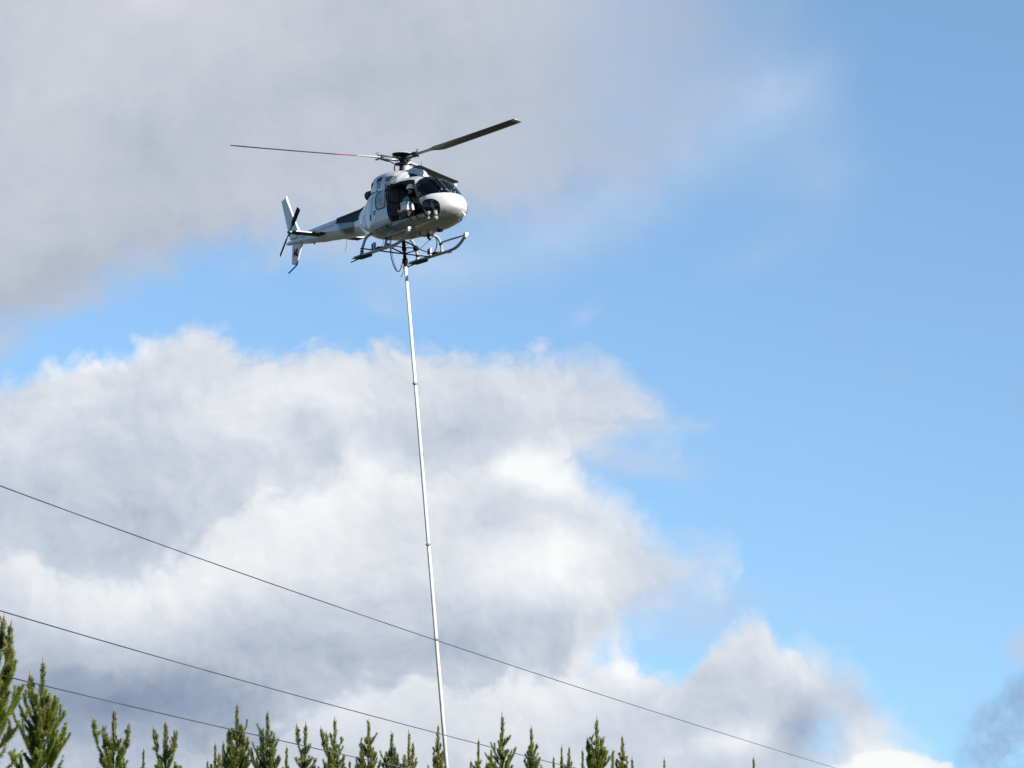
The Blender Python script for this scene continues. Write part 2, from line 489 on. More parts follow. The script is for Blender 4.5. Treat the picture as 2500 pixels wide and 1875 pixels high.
M['ground'] = principled('rough_pasture', (0.036, 0.045, 0.015), 0.95, mottle=(0.048, 0.043, 0.022), vscale=0.35, bump=0.6, bscale=4)
M['wire'] = principled('glint_mottled_conductor', (0.11, 0.112, 0.115), 0.45, metal=0.3, mottle=(0.018, 0.018, 0.02), vscale=0.3)  # pale and dark mottling paints glints along the wire into its colour
M['bark'] = principled('brown_pine_bark', (0.115, 0.075, 0.05), 0.9, vary=0.4, vscale=9, bump=0.5, bscale=30)
M['bud'] = principled('tan_pine_candle', (0.21, 0.15, 0.09), 0.8, vary=0.25, vscale=8)


def green_light():
    mt = principled('green_nav_lamp', (0.02, 0.35, 0.12), 0.2)
    b = mt.node_tree.nodes['Principled BSDF']
    b.inputs['Emission Color'].default_value = (0.10, 1.0, 0.45, 1)
    b.inputs['Emission Strength'].default_value = 3.0
    return mt


M['green'] = green_light()


def needle_material(name, lo, hi, sc):
    mt = bpy.data.materials.new(name)
    mt.use_nodes = True
    nt = mt.node_tree
    nt.nodes.clear()
    tc = nt.nodes.new('ShaderNodeTexCoord')
    n = nt.nodes.new('ShaderNodeTexNoise')
    n.inputs['Scale'].default_value = sc
    n.inputs['Detail'].default_value = 4
    nt.links.new(tc.outputs['Object'], n.inputs['Vector'])
    r = nt.nodes.new('ShaderNodeValToRGB')
    r.color_ramp.elements[0].position = 0.35
    r.color_ramp.elements[1].position = 0.65
    r.color_ramp.elements[0].color = (*lo, 1)
    r.color_ramp.elements[1].color = (*hi, 1)
    nt.links.new(n.outputs['Fac'], r.inputs[0])
    d = nt.nodes.new('ShaderNodeBsdfPrincipled')
    d.inputs['Roughness'].default_value = 0.5
    d.inputs['Specular IOR Level'].default_value = 0.35
    t = nt.nodes.new('ShaderNodeBsdfTranslucent')
    nt.links.new(r.outputs[0], d.inputs['Base Color'])
    nt.links.new(r.outputs[0], t.inputs['Color'])
    mx = nt.nodes.new('ShaderNodeMixShader')
    mx.inputs[0].default_value = 0.42
    nt.links.new(d.outputs[0], mx.inputs[1])
    nt.links.new(t.outputs[0], mx.inputs[2])
    o = nt.nodes.new('ShaderNodeOutputMaterial')
    nt.links.new(mx.outputs[0], o.inputs[0])
    return mt


M['needle_a'] = needle_material('green_pine_needles', (0.105, 0.155, 0.022), (0.250, 0.280, 0.048), 2.2)
M['needle_c'] = needle_material('yellow_green_pine_needles', (0.135, 0.165, 0.028), (0.300, 0.300, 0.060), 2.6)
M['needle_b'] = needle_material('deep_green_pine_needles', (0.080, 0.128, 0.028), (0.180, 0.230, 0.052), 2.0)


# ------------------------------------------------------------------ mesh helpers
class MB:
    def __init__(self):
        self.v, self.f, self.mi, self.sm = [], [], [], []
        self.cuts = []

    def add(self, verts, faces, mi=0, smooth=True):
        self.cuts.append((len(self.v), len(self.f)))
        o = len(self.v)
        self.v.extend([tuple(p) for p in verts])
        for f in faces:
            self.f.append(tuple(i + o for i in f))
            self.mi.append(mi)
            self.sm.append(smooth)

    def box(self, c, s, rot=None, mi=0):
        hx, hy, hz = s[0] / 2, s[1] / 2, s[2] / 2
        b = 0.12 * min(s)
        pts = []
        for z in (-hz, -hz + b, hz - b, hz):
            k = b if z in (-hz, hz) else 0.0
            for (x, y) in ((-hx + k, -hy + k), (hx - k, -hy + k), (hx - k, hy - k), (-hx + k, hy - k)):
                pts.append(Vector((x, y, z)))
        if rot is not None:
            pts = [rot @ p for p in pts]
        pts = [p + Vector(c) for p in pts]
        fs = [(3, 2, 1, 0), (12, 13, 14, 15)]
        for r in range(3):
            for i in range(4):
                j = (i + 1) % 4
                fs.append((r * 4 + i, r * 4 + j, r * 4 + 4 + j, r * 4 + 4 + i))
        self.add(pts, fs, mi, False)

    def tube(self, path, r, n=10, mi=0, caps=True, flat=1.0):
        """swept round bar; r is a number or one radius per point"""
        P = [Vector(p) for p in path]
        rs = r if isinstance(r, (list, tuple)) else [r] * len(P)
        T = []
        for i in range(len(P)):
            a = P[max(i - 1, 0)]
            b = P[min(i + 1, len(P) - 1)]
            T.append((b - a).normalized())
        up = Vector((0, 0, 1)) if abs(T[0].z) < 0.9 else Vector((1, 0, 0))
        u = T[0].cross(up).normalized()
        vs, fs = [], []
        for i, p in enumerate(P):
            u = (u - T[i] * u.dot(T[i])).normalized()
            w = T[i].cross(u)
            for k in range(n):
                a = 2 * math.pi * k / n
                vs.append(p + (u * math.cos(a) + w * math.sin(a) * flat) * rs[i])
        for i in range(len(P) - 1):
            for k in range(n):
                j = (k + 1) % n
                fs.append((i * n + k, i * n + j, (i + 1) * n + j, (i + 1) * n + k))
        if caps:
            fs.append(tuple(reversed(range(n))))
            fs.append(tuple((len(P) - 1) * n + k for k in range(n)))
        self.add(vs, fs, mi)

    def lathe(self, prof, c=(0, 0, 0), axis='Z', n=24, mi=0, rot=None):
        vs, fs = [], []
        for (r, h) in prof:
            for k in range(n):
                a = 2 * math.pi * k / n
                q = (r * math.cos(a), r * math.sin(a), h)
                if axis == 'X':
                    q = (q[2], q[0], q[1])
                elif axis == 'Y':
                    q = (q[0], q[2], q[1])
                q = Vector(q)
                if rot is not None:
                    q = rot @ q
                vs.append(q + Vector(c))
        for i in range(len(prof) - 1):
            for k in range(n):
                j = (k + 1) % n
                fs.append((i * n + k, i * n + j, (i + 1) * n + j, (i + 1) * n + k))
        fs.append(tuple(reversed(range(n))))
        fs.append(tuple((len(prof) - 1) * n + k for k in range(n)))
        self.add(vs, fs, mi)

    def ball(self, c, r, n=16, mi=0, sz=(1, 1, 1), rot=None):
        vs, fs = [], []
        m_ = n // 2
        for i in range(m_ + 1):
            t = math.pi * i / m_
            for k in range(n):
                a = 2 * math.pi * k / n
                q = Vector((r * sz[0] * math.sin(t) * math.cos(a), r * sz[1] * math.sin(t) * math.sin(a), r * sz[2] * math.cos(t)))
                if rot is not None:
                    q = rot @ q
                vs.append(q + Vector(c))
        for i in range(m_):
            for k in range(n):
                j = (k + 1) % n
                fs.append((i * n + k, (i + 1) * n + k, (i + 1) * n + j, i * n + j))
        self.add(vs, fs, mi)

    def apart(self, name, mats, parent=None):
        """each shape that was added becomes an object of its own"""
        ends = self.cuts[1:] + [(len(self.v), len(self.f))]
        out = []
        for (v0, f0), (v1, f1) in zip(self.cuts, ends):
            q = MB()
            q.v = self.v[v0:v1]
            q.f = [tuple(i - v0 for i in f) for f in self.f[f0:f1]]
            q.mi, q.sm = self.mi[f0:f1], self.sm[f0:f1]
            out.append(q.build(name, mats, parent))
        return out

    def build(self, name, mats, parent=None, label=None, cat=None, group=None, kind=None):
        used = sorted({i for f in self.f for i in f})
        if len(used) < len(self.v):
            new = {a: b for b, a in enumerate(used)}
            self.v = [self.v[i] for i in used]
            self.f = [tuple(new[i] for i in f) for f in self.f]
        me = bpy.data.meshes.new(name)
        me.from_pydata(self.v, [], self.f)
        if not isinstance(mats, (list, tuple)):
            mats = [mats]
        for mt in mats:
            me.materials.append(mt)
        me.polygons.foreach_set('material_index', self.mi)
        me.polygons.foreach_set('use_smooth', self.sm)
        me.validate()
        me.update()
        o = bpy.data.objects.new(name, me)
        col.objects.link(o)
        if parent is not None:
            o.parent = parent
        tag(o, label, cat, group, kind)
        return o


def tag(o, label=None, cat=None, group=None, kind=None):
    for k, v in (('label', label), ('category', cat), ('group', group), ('kind', kind)):
        if v:
            o[k] = v
    return o


def empty(name, loc=(0, 0, 0), parent=None, **kw):
    o = bpy.data.objects.new(name, None)
    o.empty_display_size = 0.3
    o.location = loc
    col.objects.link(o)
    if parent is not None:
        o.parent = parent
    return tag(o, **kw)


def aim(px, py, dist):
    """a point of the place seen in that direction, at that distance along the view axis"""
    P = R(CAM_PITCH)
    fw = Vector((0, math.cos(P), math.sin(P)))
    up = Vector((0, -math.sin(P), math.cos(P)))
    return CAM_POS + (fw + Vector((1, 0, 0)) * ((px - 1250) / FOCAL_PX) + up * ((937.5 - py) / FOCAL_PX)) * dist


def spline(pts, per=8):
    """Catmull-Rom through the points"""
    P = [Vector(p) for p in pts]
    P = [P[0] * 2 - P[1]] + P + [P[-1] * 2 - P[-2]]
    out = []
    for i in range(1, len(P) - 2):
        a, b, c, d = P[i - 1:i + 3]
        for k in range(per):
            t = k / per
            out.append(0.5 * ((2 * b) + (c - a) * t + (2 * a - 5 * b + 4 * c - d) * t * t + (3 * b - a - 3 * c + d) * t ** 3))
    out.append(P[-2])
    return out


# ------------------------------------------------------------------ ground
def build_ground():
    mb = MB()
    n, s = 60, 6000.0
    g = [math.copysign(abs(t) ** 2.2, t) * s for t in np.linspace(-1, 1, n + 1)]
    vs, fs = [], []
    for y in g:
        for x in g:
            d = math.hypot(x, y)
            z = 0.0 if d < 400 else 0.15 * math.sin(x * 0.004) + 0.1 * math.cos(y * 0.003)
            vs.append((x, y, z))
    for j in range(n):
        for i in range(n):
            k = j * (n + 1) + i
            fs.append((k, k + 1, k + n + 2, k + n + 1))
    mb.add(vs, fs)
    mb.build('ground', M['ground'], label='rough green pasture reaching to the horizon', cat='ground', kind='structure')


build_ground()


# ------------------------------------------------------------------ helicopter
HUB = aim(980, 381, 90.0)
HELI_ROT = Matrix.Rotation(R(-57.5), 4, 'Z') @ Matrix.Rotation(R(1.2), 4, 'X')
heli = empty('helicopter', label='white single rotor helicopter with an open side door, hovering above the pole', cat='helicopter')
heli.matrix_world = Matrix.Translation(HUB - (HELI_ROT.to_3x3() @ Vector((0, 0, 2.95)))) @ HELI_ROT
# the frame of the machine: x forward, y to port, z up; z 0 is a little above the skid shoes, the rotor stands over x 0

# fuselage stations: x, z_bottom, z_top, half width, z of greatest width, exponent top, exponent bottom
ST = [(-2.40, .885, 1.625, .325, 1.25, 2.1, 2.1), (-2.0, .80, 1.70, .385, 1.23, 2.2, 2.1), (-1.7, .71, 1.79, .47, 1.20, 2.3, 2.2),
      (-1.3, .59, 1.92, .61, 1.14, 2.5, 2.3), (-.9, .48, 2.02, .76, 1.07, 2.8, 2.5), (-.5, .42, 2.06, .86, 1.02, 3.0, 2.6),
      (0, .385, 2.08, .92, 1.0, 3.1, 2.6), (.5, .37, 2.08, .93, .98, 3.2, 2.6), (1.0, .365, 2.07, .93, .97, 3.2, 2.6),
      (1.4, .365, 2.04, .92, .96, 3.1, 2.6), (1.8, .37, 1.96, .89, .95, 3.0, 2.6), (2.067, .385, 1.85, .86, .94, 2.8, 2.5),
      (2.35, .415, 1.66, .79, .92, 2.6, 2.4), (2.65, .465, 1.44, .68, .90, 2.4, 2.3), (2.85, .525, 1.315, .58, .87, 2.3, 2.25),
      (3.02, .60, 1.21, .45, .865, 2.2, 2.2), (3.16, .69, 1.09, .31, .86, 2.1, 2.1), (3.25, .77, .98, .17, .86, 2.0, 2.0),
      (3.285, .85, .87, .012, .86, 2.0, 2.0)]


def station(x):
    """smooth interpolation (monotone cubic) of the stations"""
    n = len(ST)
    x = min(max(x, ST[0][0]), ST[-1][0])
    i = 0
    while i < n - 2 and x > ST[i + 1][0]:
        i += 1
    a, b = ST[i], ST[i + 1]
    h = b[0] - a[0]
    t = (x - a[0]) / h
    out = []
    for k in range(1, 7):
        d = (b[k] - a[k]) / h
        def slope(j):
            if j <= 0 or j >= n - 1:
                return (ST[min(j + 1, n - 1)][k] - ST[max(j - 1, 0)][k]) / (ST[min(j + 1, n - 1)][0] - ST[max(j - 1, 0)][0])
            d0 = (ST[j][k] - ST[j - 1][k]) / (ST[j][0] - ST[j - 1][0])
            d1 = (ST[j + 1][k] - ST[j][k]) / (ST[j + 1][0] - ST[j][0])
            return 0.0 if d0 * d1 <= 0 else 2 * d0 * d1 / (d0 + d1)
        m0, m1 = slope(i), slope(i + 1)
        t2, t3 = t * t, t * t * t
        out.append((2 * t3 - 3 * t2 + 1) * a[k] + (t3 - 2 * t2 + t) * h * m0 + (-2 * t3 + 3 * t2) * b[k] + (t3 - t2) * h * m1)
    return out


def half_width(x, z):
    zb, zt, w, zm, nt, nb = station(x)
    if z >= zm:
        t = (z - zm) / max(zt - zm, 1e-5)
        return 0.0 if t >= 1 else w * (1 - t ** nt) ** (1 / nt)
    t = (zm - z) / max(zm - zb, 1e-5)
    return 0.0 if t >= 1 else w * (1 - t ** nb) ** (1 / nb)


def interp(tab, x):
    for a, b in zip(tab, tab[1:]):
        if x <= b[0]:
            t = max(0.0, min(1.0, (x - a[0]) / (b[0] - a[0])))
            return a[1] + (b[1] - a[1]) * t
    return tab[-1][1]


def inside(poly, x, z):
    c = False
    j = len(poly) - 1
    for i in range(len(poly)):
        xi, zi = poly[i]
        xj, zj = poly[j]
        if (zi > z) != (zj > z) and x < (xj - xi) * (z - zi) / (zj - zi) + xi:
            c = not c
        j = i
    return c


def smooth_loop(poly, per=6):
    n = len(poly)
    out = []
    for i in range(n):
        a, b, c, d = (Vector(poly[(i + k) % n]) for k in (-1, 0, 1, 2))
        for k in range(per):
            t = k / per
            out.append(tuple(0.5 * ((2 * b) + (c - a) * t + (2 * a - 5 * b + 4 * c - d) * t * t + (3 * b - a - 3 * c + d) * t ** 3)))
    return out


DOOR = [(1.84, 1.79), (1.66, 1.825), (1.285, 1.835), (.827, 1.835), (.62, 1.80), (.575, 1.70), (.60, 1.543), (.66, 1.345), (.74, .969), (.85, .70), (.90, .685),
        (1.40, .672), (1.80, .670), (2.338, .688), (2.50, .71), (2.44, .869), (2.36, 1.006), (2.28, 1.143), (2.08, 1.487), (1.93, 1.70)]
REARWIN = smooth_loop([(-.079, 1.66), (.03, 1.72), (.40, 1.735), (.45, 1.70), (.53, 1.504), (.56, 1.235), (.52, 1.185), (.105, 1.19), (0.0, 1.28), (-.082, 1.455)], 4)
CHIN = smooth_loop([(2.47, .96), (2.548, 1.05), (2.68, 1.064), (2.831, 1.031), (2.95, .943), (2.985, .815), (2.935, .69), (2.84, .62), (2.677, .64), (2.561, .745), (2.485, .86)], 4)
PORTWIN = [(1.84, 1.79), (1.3, 1.82), (.9, 1.80), (.80, 1.70), (.80, 1.15), (.9, 1.08), (2.2, 1.10), (2.28, 1.143), (2.08, 1.487), (1.93, 1.70)]
WS_BASE = [(0, 1.285), (.3, 1.275), (.57, 1.25), (.70, 1.19), (.82, 1.12), (1, 1.05)]


def region(x, y, z):
    ay = abs(y)
    if x > 1.9 and z > interp(WS_BASE, ay):
        xr = 1.965 + max(0.0, ay - .3) * .16 if z > 1.70 else 1.99 + (1.72 - z) * .60
        if z <= 1.78 and z > 1.66:
            xr = 1.97 + max(0.0, ay - .3) * .10 + (1.78 - z) * .35
        if x > xr:
            return 'post' if ay < .022 else ('ws_s' if y < 0 else 'ws_p')
    if y < 0 and inside(DOOR, x, z) and ay > .3:
        return 'door'
    if ay > .3 and inside(CHIN, x, z):
        return 'chin_s' if y < 0 else 'chin_p'
    if ay > .5 and inside(REARWIN, x, z):
        return 'rear_s' if y < 0 else 'rear_p'
    if y > .3 and inside(PORTWIN, x, z):
        return 'port'
    return 'body'


def se(c, n):
    return math.copysign(abs(c) ** (2.0 / n), c)


def build_fuselage():
    NX, NA = 290, 176
    t = np.linspace(0, 1, NX + 1)
    xs = ST[0][0] + (ST[-1][0] - ST[0][0]) * (1 - (1 - t) ** 1.18)
    grid = []
    for x in xs:
        zb, zt, w, zm, nt, nb = station(x)
        row = []
        for k in range(NA):
            a = 2 * math.pi * k / NA
            c, s = math.cos(a), math.sin(a)
            n = nt if s >= 0 else nb
            row.append((x, w * se(c, n), zm + ((zt - zm) if s >= 0 else (zm - zb)) * se(s, n)))
        grid.append(row)
    bins = {}
    for i in range(NX):
        for k in range(NA):
            j = (k + 1) % NA
            q = [(i, k), (i, j), (i + 1, j), (i + 1, k)]
            cx = sum(grid[a][b][0] for a, b in q) / 4
            cy = sum(grid[a][b][1] for a, b in q) / 4
            cz = sum(grid[a][b][2] for a, b in q) / 4
            bins.setdefault(region(cx, cy, cz), []).append(q)

    def make(key, name, mat, parent, label=None, solid=None):
        idx, vs, fs = {}, [], []
        for q in bins.get(key, []):
            f = []
            for ab in q:
                if ab not in idx:
                    idx[ab] = len(vs)
                    vs.append(grid[ab[0]][ab[1]])
                f.append(idx[ab])
            fs.append(tuple(f))
        mb = MB()
        mb.add(vs, fs)
        o = mb.build(name, mat, parent, label)
        if solid:
            md = o.modifiers.new('thickness', 'SOLIDIFY')
            md.thickness = solid
            md.offset = -1
            md.material_offset = 1 if isinstance(mat, list) else 0
            md.use_even_offset = False
        return o

    bins['body'] += bins.pop('post', [])
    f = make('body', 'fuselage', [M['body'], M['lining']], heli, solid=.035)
    make('ws_s', 'windscreen', M['glass'], heli)
    make('ws_p', 'windscreen', M['glass'], heli)
    make('chin_s', 'chin_window', M['glass'], heli)
    make('chin_p', 'chin_window', M['glass'], heli)
    make('rear_s', 'rear_window', M['dust_reflection_glass'], heli)
    make('rear_p', 'rear_window', M['dust_reflection_glass'], heli)
    make('port', 'door_window', M['glass'], heli)
    return f


fuselage = build_fuselage()


def surf(x, z, side=-1, off=0.0):
    return (x, side * (half_width(x, z) + off), z)


def seal(name, poly, r=.011, mat='rubber', closed=True, side=-1, parent=None, step=.04):
    pts = []
    n = len(poly)
    for i in range(n if closed else n - 1):
        a, b = poly[i], poly[(i + 1) % n]
        m_ = max(1, int(math.hypot(b[0] - a[0], b[1] - a[1]) / step))
        for k in range(m_):
            t = k / m_
            pts.append(surf(a[0] + (b[0] - a[0]) * t, a[1] + (b[1] - a[1]) * t, side, .002))
    pts.append(pts[0] if closed else surf(*poly[-1], side, .002))
    mb = MB()
    mb.tube(pts, r, 6, caps=not closed)
    return mb.build(name, M[mat], parent or fuselage)


seal('door_seal', DOOR, .020)
seal('window_seal', REARWIN, .015)
seal('window_seal', REARWIN, .015, side=1)
seal('window_seal', CHIN, .016)
seal('window_seal', PORTWIN, .012, side=1)
# sliding door and baggage bay outlines
seal('panel_seam', [(-.30, 1.74), (-.30, .72), (.80, .66)], .003, closed=False)
seal('panel_seam', [(-.36, 1.62), (-.95, 1.60), (-1.05, 1.0), (-.85, .74), (-.38, .70), (-.36, 1.62)], .003, closed=False)
for x in (1.80, 2.12, 2.456):
    mb = MB()
    mb.tube([surf(x - .01, .705, off=.012), surf(x + .02, .62, off=.014), surf(x + .05, .545, off=.014)], [.016, .016, .012], 6)
    mb.build('door_strap', M['rubber'], heli)
for i in range(9):
    x = -.30 + i * .128
    mb = MB()
    mb.tube([surf(x, .625 - .01 * math.sin(i), off=.008), surf(x + .015, .545 - .02 * (i % 3), off=.012)], [.009, .005], 6)
    mb.build('drain_fin', M['rubber'], heli)
mb = MB()
mb.tube([surf(x, .632, off=.004) for x in np.linspace(-.32, .86, 16)], .008, 6)
mb.build('door_rail', M['rubber'], heli)
# door handle, vent slot, grab latch
mb = MB()
mb.tube([surf(-.11, 1.05, off=.01), surf(-.12, 1.13, off=.02), surf(-.09, 1.16, off=.025), surf(-.03, 1.155, off=.01)], .014, 6)
mb.build('door_handle', M['darksteel'], heli)
mb = MB()
mb.box(surf(-.40, 1.03, off=.0), (.06, .02, .17))
mb.build('vent_slot', M['black'], heli)
mb = MB()
mb.ball(surf(.52, 1.79, off=.015), .022, 10)
mb.build('door_catch', M['alu'], heli)
# fairing behind the cabin
mb = MB()
for (zc, xx, rr) in ((.98, -.86, .30),):
    mb.ball((xx, -.62, zc), rr, 20, sz=(1.25, .50, .95))
mb.build('side_fairing', M['white'], heli)
# windscreen frame bars
def ws_bar(pts, r, name, mat, flat=1.0):
    mb = MB()
    mb.tube(pts, r, 8, flat=flat)
    return mb.build(name, M[mat], fuselage)


def topz(x):
    return station(x)[1]


ws_bar([(x, 0, topz(x) + .004) for x in np.linspace(1.95, 2.91, 24)], .020, 'centre_post', 'lining')
ws_bar([(x, y, z) for (x, y, z) in [(2.895, 0, 1.286)] + [surf(xx, interp(WS_BASE, half_width(xx, 1.26)), -1, .002) for xx in (2.84, 2.78, 2.7, 2.6, 2.5, 2.4, 2.30)]], .010, 'window_seal', 'rubber')


def ztop(x, y):
    zb, zt, wd, zm, nt_, nb_ = station(x)
    return zm + (zt - zm) * max(0.0, 1 - (abs(y) / wd) ** nt_) ** (1 / nt_)


for sd in (-1, 1):
    rim = [surf(1.99 + (1.72 - z) * .60, z, sd, .002) for z in np.linspace(1.13, 1.66, 16)]
    for z in (1.70, 1.74, 1.775):
        xx = 1.97 + max(0.0, half_width(2.0, z) - .3) * .10 + (1.78 - z) * .35
        rim.append(surf(xx, z, sd, .002))
    y0 = abs(rim[-1][1])
    for y in np.linspace(y0 - .05, .0, 12):
        xx = 1.965 + max(0.0, y - .3) * .16
        rim.append((xx, sd * y, ztop(xx, y) + .003))
    ws_bar(rim, .014, 'window_seal', 'rubber')


# ---- cowling
class Loft:
    def __init__(self, st):
        self.st = st

    def at(self, x):
        for a, b in zip(self.st, self.st[1:]):
            if x <= b[0] + 1e-9:
                t = max(0, min(1, (x - a[0]) / (b[0] - a[0])))
                t = t * t * (3 - 2 * t) * .35 + t * .65
                return [a[k] + (b[k] - a[k]) * t for k in range(1, len(a))]
        return list(self.st[-1][1:])

    def hw(self, x, z):
        zb, zt, w, zm, n = self.at(x)
        t = (z - zm) / (zt - zm) if z >= zm else (zm - z) / (zm - zb)
        return 0 if t >= 1 else w * (1 - t ** n) ** (1 / n)

    def mesh(self, mb, nx=60, na=64, mi=0, caps=True):
        xs = np.linspace(self.st[0][0], self.st[-1][0], nx)
        vs, fs = [], []
        for x in xs:
            zb, zt, w, zm, n = self.at(x)
            for k in range(na):
                a = 2 * math.pi * k / na
                c, s = math.cos(a), math.sin(a)
                vs.append((x, w * se(c, n), zm + ((zt - zm) if s >= 0 else (zm - zb)) * se(s, n)))
        for i in range(nx - 1):
            for k in range(na):
                j = (k + 1) % na
                fs.append((i * na + k, (i + 1) * na + k, (i + 1) * na + j, i * na + j))
        if caps:
            fs.append(tuple(range(na)))
            fs.append(tuple(reversed([(nx - 1) * na + k for k in range(na)])))
        mb.add(vs, fs, mi)


COWL = Loft([(-1.06, 1.2, 2.20, .44, 1.6, 4.2), (-.98, 1.2, 2.33, .52, 1.6, 5.0), (-.88, 1.2, 2.39, .58, 1.6, 5.5), (-.6, 1.3, 2.42, .68, 1.6, 4.8), (-.1, 1.3, 2.44, .80, 1.6, 3.8), (.3, 1.3, 2.42, .845, 1.6, 3.2), (.6, 1.3, 2.37, .83, 1.6, 2.9),
             (.85, 1.3, 2.30, .76, 1.6, 2.7), (1.05, 1.4, 2.21, .66, 1.62, 2.5), (1.22, 1.5, 2.11, .50, 1.65, 2.3), (1.34, 1.6, 2.02, .30, 1.7, 2.1)])
mb = MB()
COWL.mesh(mb, 90, 96, caps=False)
keep = []
for f in mb.f:                       # only what stands out of the cabin shell
    cx = sum(mb.v[i][0] for i in f) / 4
    cy = sum(mb.v[i][1] for i in f) / 4
    cz = sum(mb.v[i][2] for i in f) / 4
    if cz > (1.865 if cx > .45 else 1.60) and (abs(cy) > half_width(cx, cz) - .02):
        keep.append(f)
mb.f = keep
mb.f.append(tuple(k for k in range(96)))
mb.mi, mb.sm = [0] * len(mb.f), [True] * len(mb.f)
cowl = mb.build('engine_cowling', M['white'], heli)
# ram air scoop on the cabin roof
SCOOP = Loft([(.35, 1.9, 2.41, .34, 2.0, 2.6), (.80, 1.9, 2.42, .36, 2.0, 2.6), (1.05, 1.9, 2.35, .34, 2.0, 2.5), (1.18, 1.9, 2.24, .27, 2.0, 2.3), (1.25, 1.9, 2.08, .14, 2.0, 2.0)])
mb = MB()
SCOOP.mesh(mb, 24, 32)
mb.build('air_scoop', M['white'], cowl)
mb = MB()
slot = [(1.00, -.33, 2.20), (1.15, -.36, 2.07), (1.36, -.42, 2.03), (1.24, -.19, 2.115)]
vs = [(x + .035, y - .03, z) for (x, y, z) in slot] + [(x - .08, y + .08, z) for (x, y, z) in slot]
mb.add(vs, [(0, 1, 2, 3), (7, 6, 5, 4), (0, 3, 7, 4), (1, 5, 6, 2), (3, 2, 6, 7), (0, 4, 5, 1)], smooth=False)
mb.build('intake_slot', M['black'], cowl)
mb = MB()
mb.box((-.73, -COWL.hw(-.73, 2.10) + .005, 2.10), (.19, .04, .13), Matrix.Rotation(R(-22), 3, 'Z'))
mb.build('cooling_vent', M['black'], cowl)
mb = MB()
for x in (.10, -.33):
    mb.tube([(x, -COWL.hw(x, z) - .001, z) for z in np.linspace(1.86, 2.36, 12)], .004, 5)
mb.apart('cowl_seam', M['darksteel'], cowl)
mb = MB()
mb.box((-.42, -.32, 2.43), (.05, .05, .035))
mb.build('cowl_latch', M['steel'], cowl)
# exhaust
mb = MB()
mb.lathe([(.125, 0), (.145, .10), (.155, .30), (.15, .52), (.135, .52), (.13, .35), (.01, .30)], (-1.52, 0, 2.04), 'X', 24, rot=None)
for i, v in enumerate(mb.v):
    mb.v[i] = (2 * -1.52 - v[0], v[1], v[2] + .06 * (-1.52 - (2 * -1.52 - v[0])))
mb.build('exhaust_pipe', M['soot'], heli)
mb = MB()
mb.box((-1.72, 0, 1.86), (.30, .22, .12))
mb.build('exhaust_bracket', M['soot'], heli)

# ---- tail boom
BOOM = Loft([(-7.42, 1.43, 1.46, .012, 1.445, 2), (-7.36, 1.40, 1.485, .045, 1.445, 2), (-7.2, 1.37, 1.505, .07, 1.44, 2), (-6.8, 1.325, 1.525, .10, 1.425, 2), (-5.7, 1.195, 1.555, .165, 1.375, 2),
             (-4.7, 1.08, 1.58, .22, 1.33, 2), (-3.5, .98, 1.60, .28, 1.29, 2), (-2.38, .885, 1.625, .325, 1.25, 2.1)])
def dark_patch_paint():
    """white paint with a soft dark patch on the side of the boom"""
    mt = principled('dark_patch_white_paint', (0.45, 0.45, 0.445), 0.35, coat=0.6, vary=0.07, vscale=2.5)
    nt = mt.node_tree
    b = nt.nodes['Principled BSDF']
    b.inputs['Coat IOR'].default_value = 1.5
    b.inputs['Coat Roughness'].default_value = 0.04
    src = b.inputs['Base Color'].links[0].from_socket
    tc = nt.nodes.new('ShaderNodeTexCoord')
    mp = nt.nodes.new('ShaderNodeMapping')
    mp.vector_type = 'TEXTURE'
    mp.inputs['Location'].default_value = (-2.92, -.26, 1.42)
    mp.inputs['Rotation'].default_value = (0, R(18), 0)
    mp.inputs['Scale'].default_value = (.80, .7, .52)
    nt.links.new(tc.outputs['Object'], mp.inputs[0])
    g = nt.nodes.new('ShaderNodeTexGradient')
    g.gradient_type = 'SPHERICAL'
    nt.links.new(mp.outputs[0], g.inputs[0])
    n = nt.nodes.new('ShaderNodeTexNoise')
    n.inputs['Scale'].default_value = 4
    n.inputs['Detail'].default_value = 5
    nt.links.new(tc.outputs['Object'], n.inputs['Vector'])
    ad = nt.nodes.new('ShaderNodeMath')
    ad.operation = 'MULTIPLY_ADD'
    nt.links.new(n.outputs['Fac'], ad.inputs[0])
    ad.inputs[1].default_value = 0.25
    nt.links.new(g.outputs['Fac'], ad.inputs[2])
    mr = nt.nodes.new('ShaderNodeMapRange')
    mr.interpolation_type = 'SMOOTHSTEP'
    mr.inputs['From Min'].default_value = 0.14
    mr.inputs['From Max'].default_value = 0.50
    nt.links.new(ad.outputs[0], mr.inputs['Value'])
    mx = nt.nodes.new('ShaderNodeMix')
    mx.data_type = 'RGBA'
    nt.links.new(mr.outputs['Result'], mx.inputs['Factor'])
    nt.links.new(src, mx.inputs['A'])
    mx.inputs['B'].default_value = (0.012, 0.012, 0.015, 1)  # dark patch colour, faded by the gradient and broken up by noise
    nt.links.new(mx.outputs['Result'], b.inputs['Base Color'])
    return mt


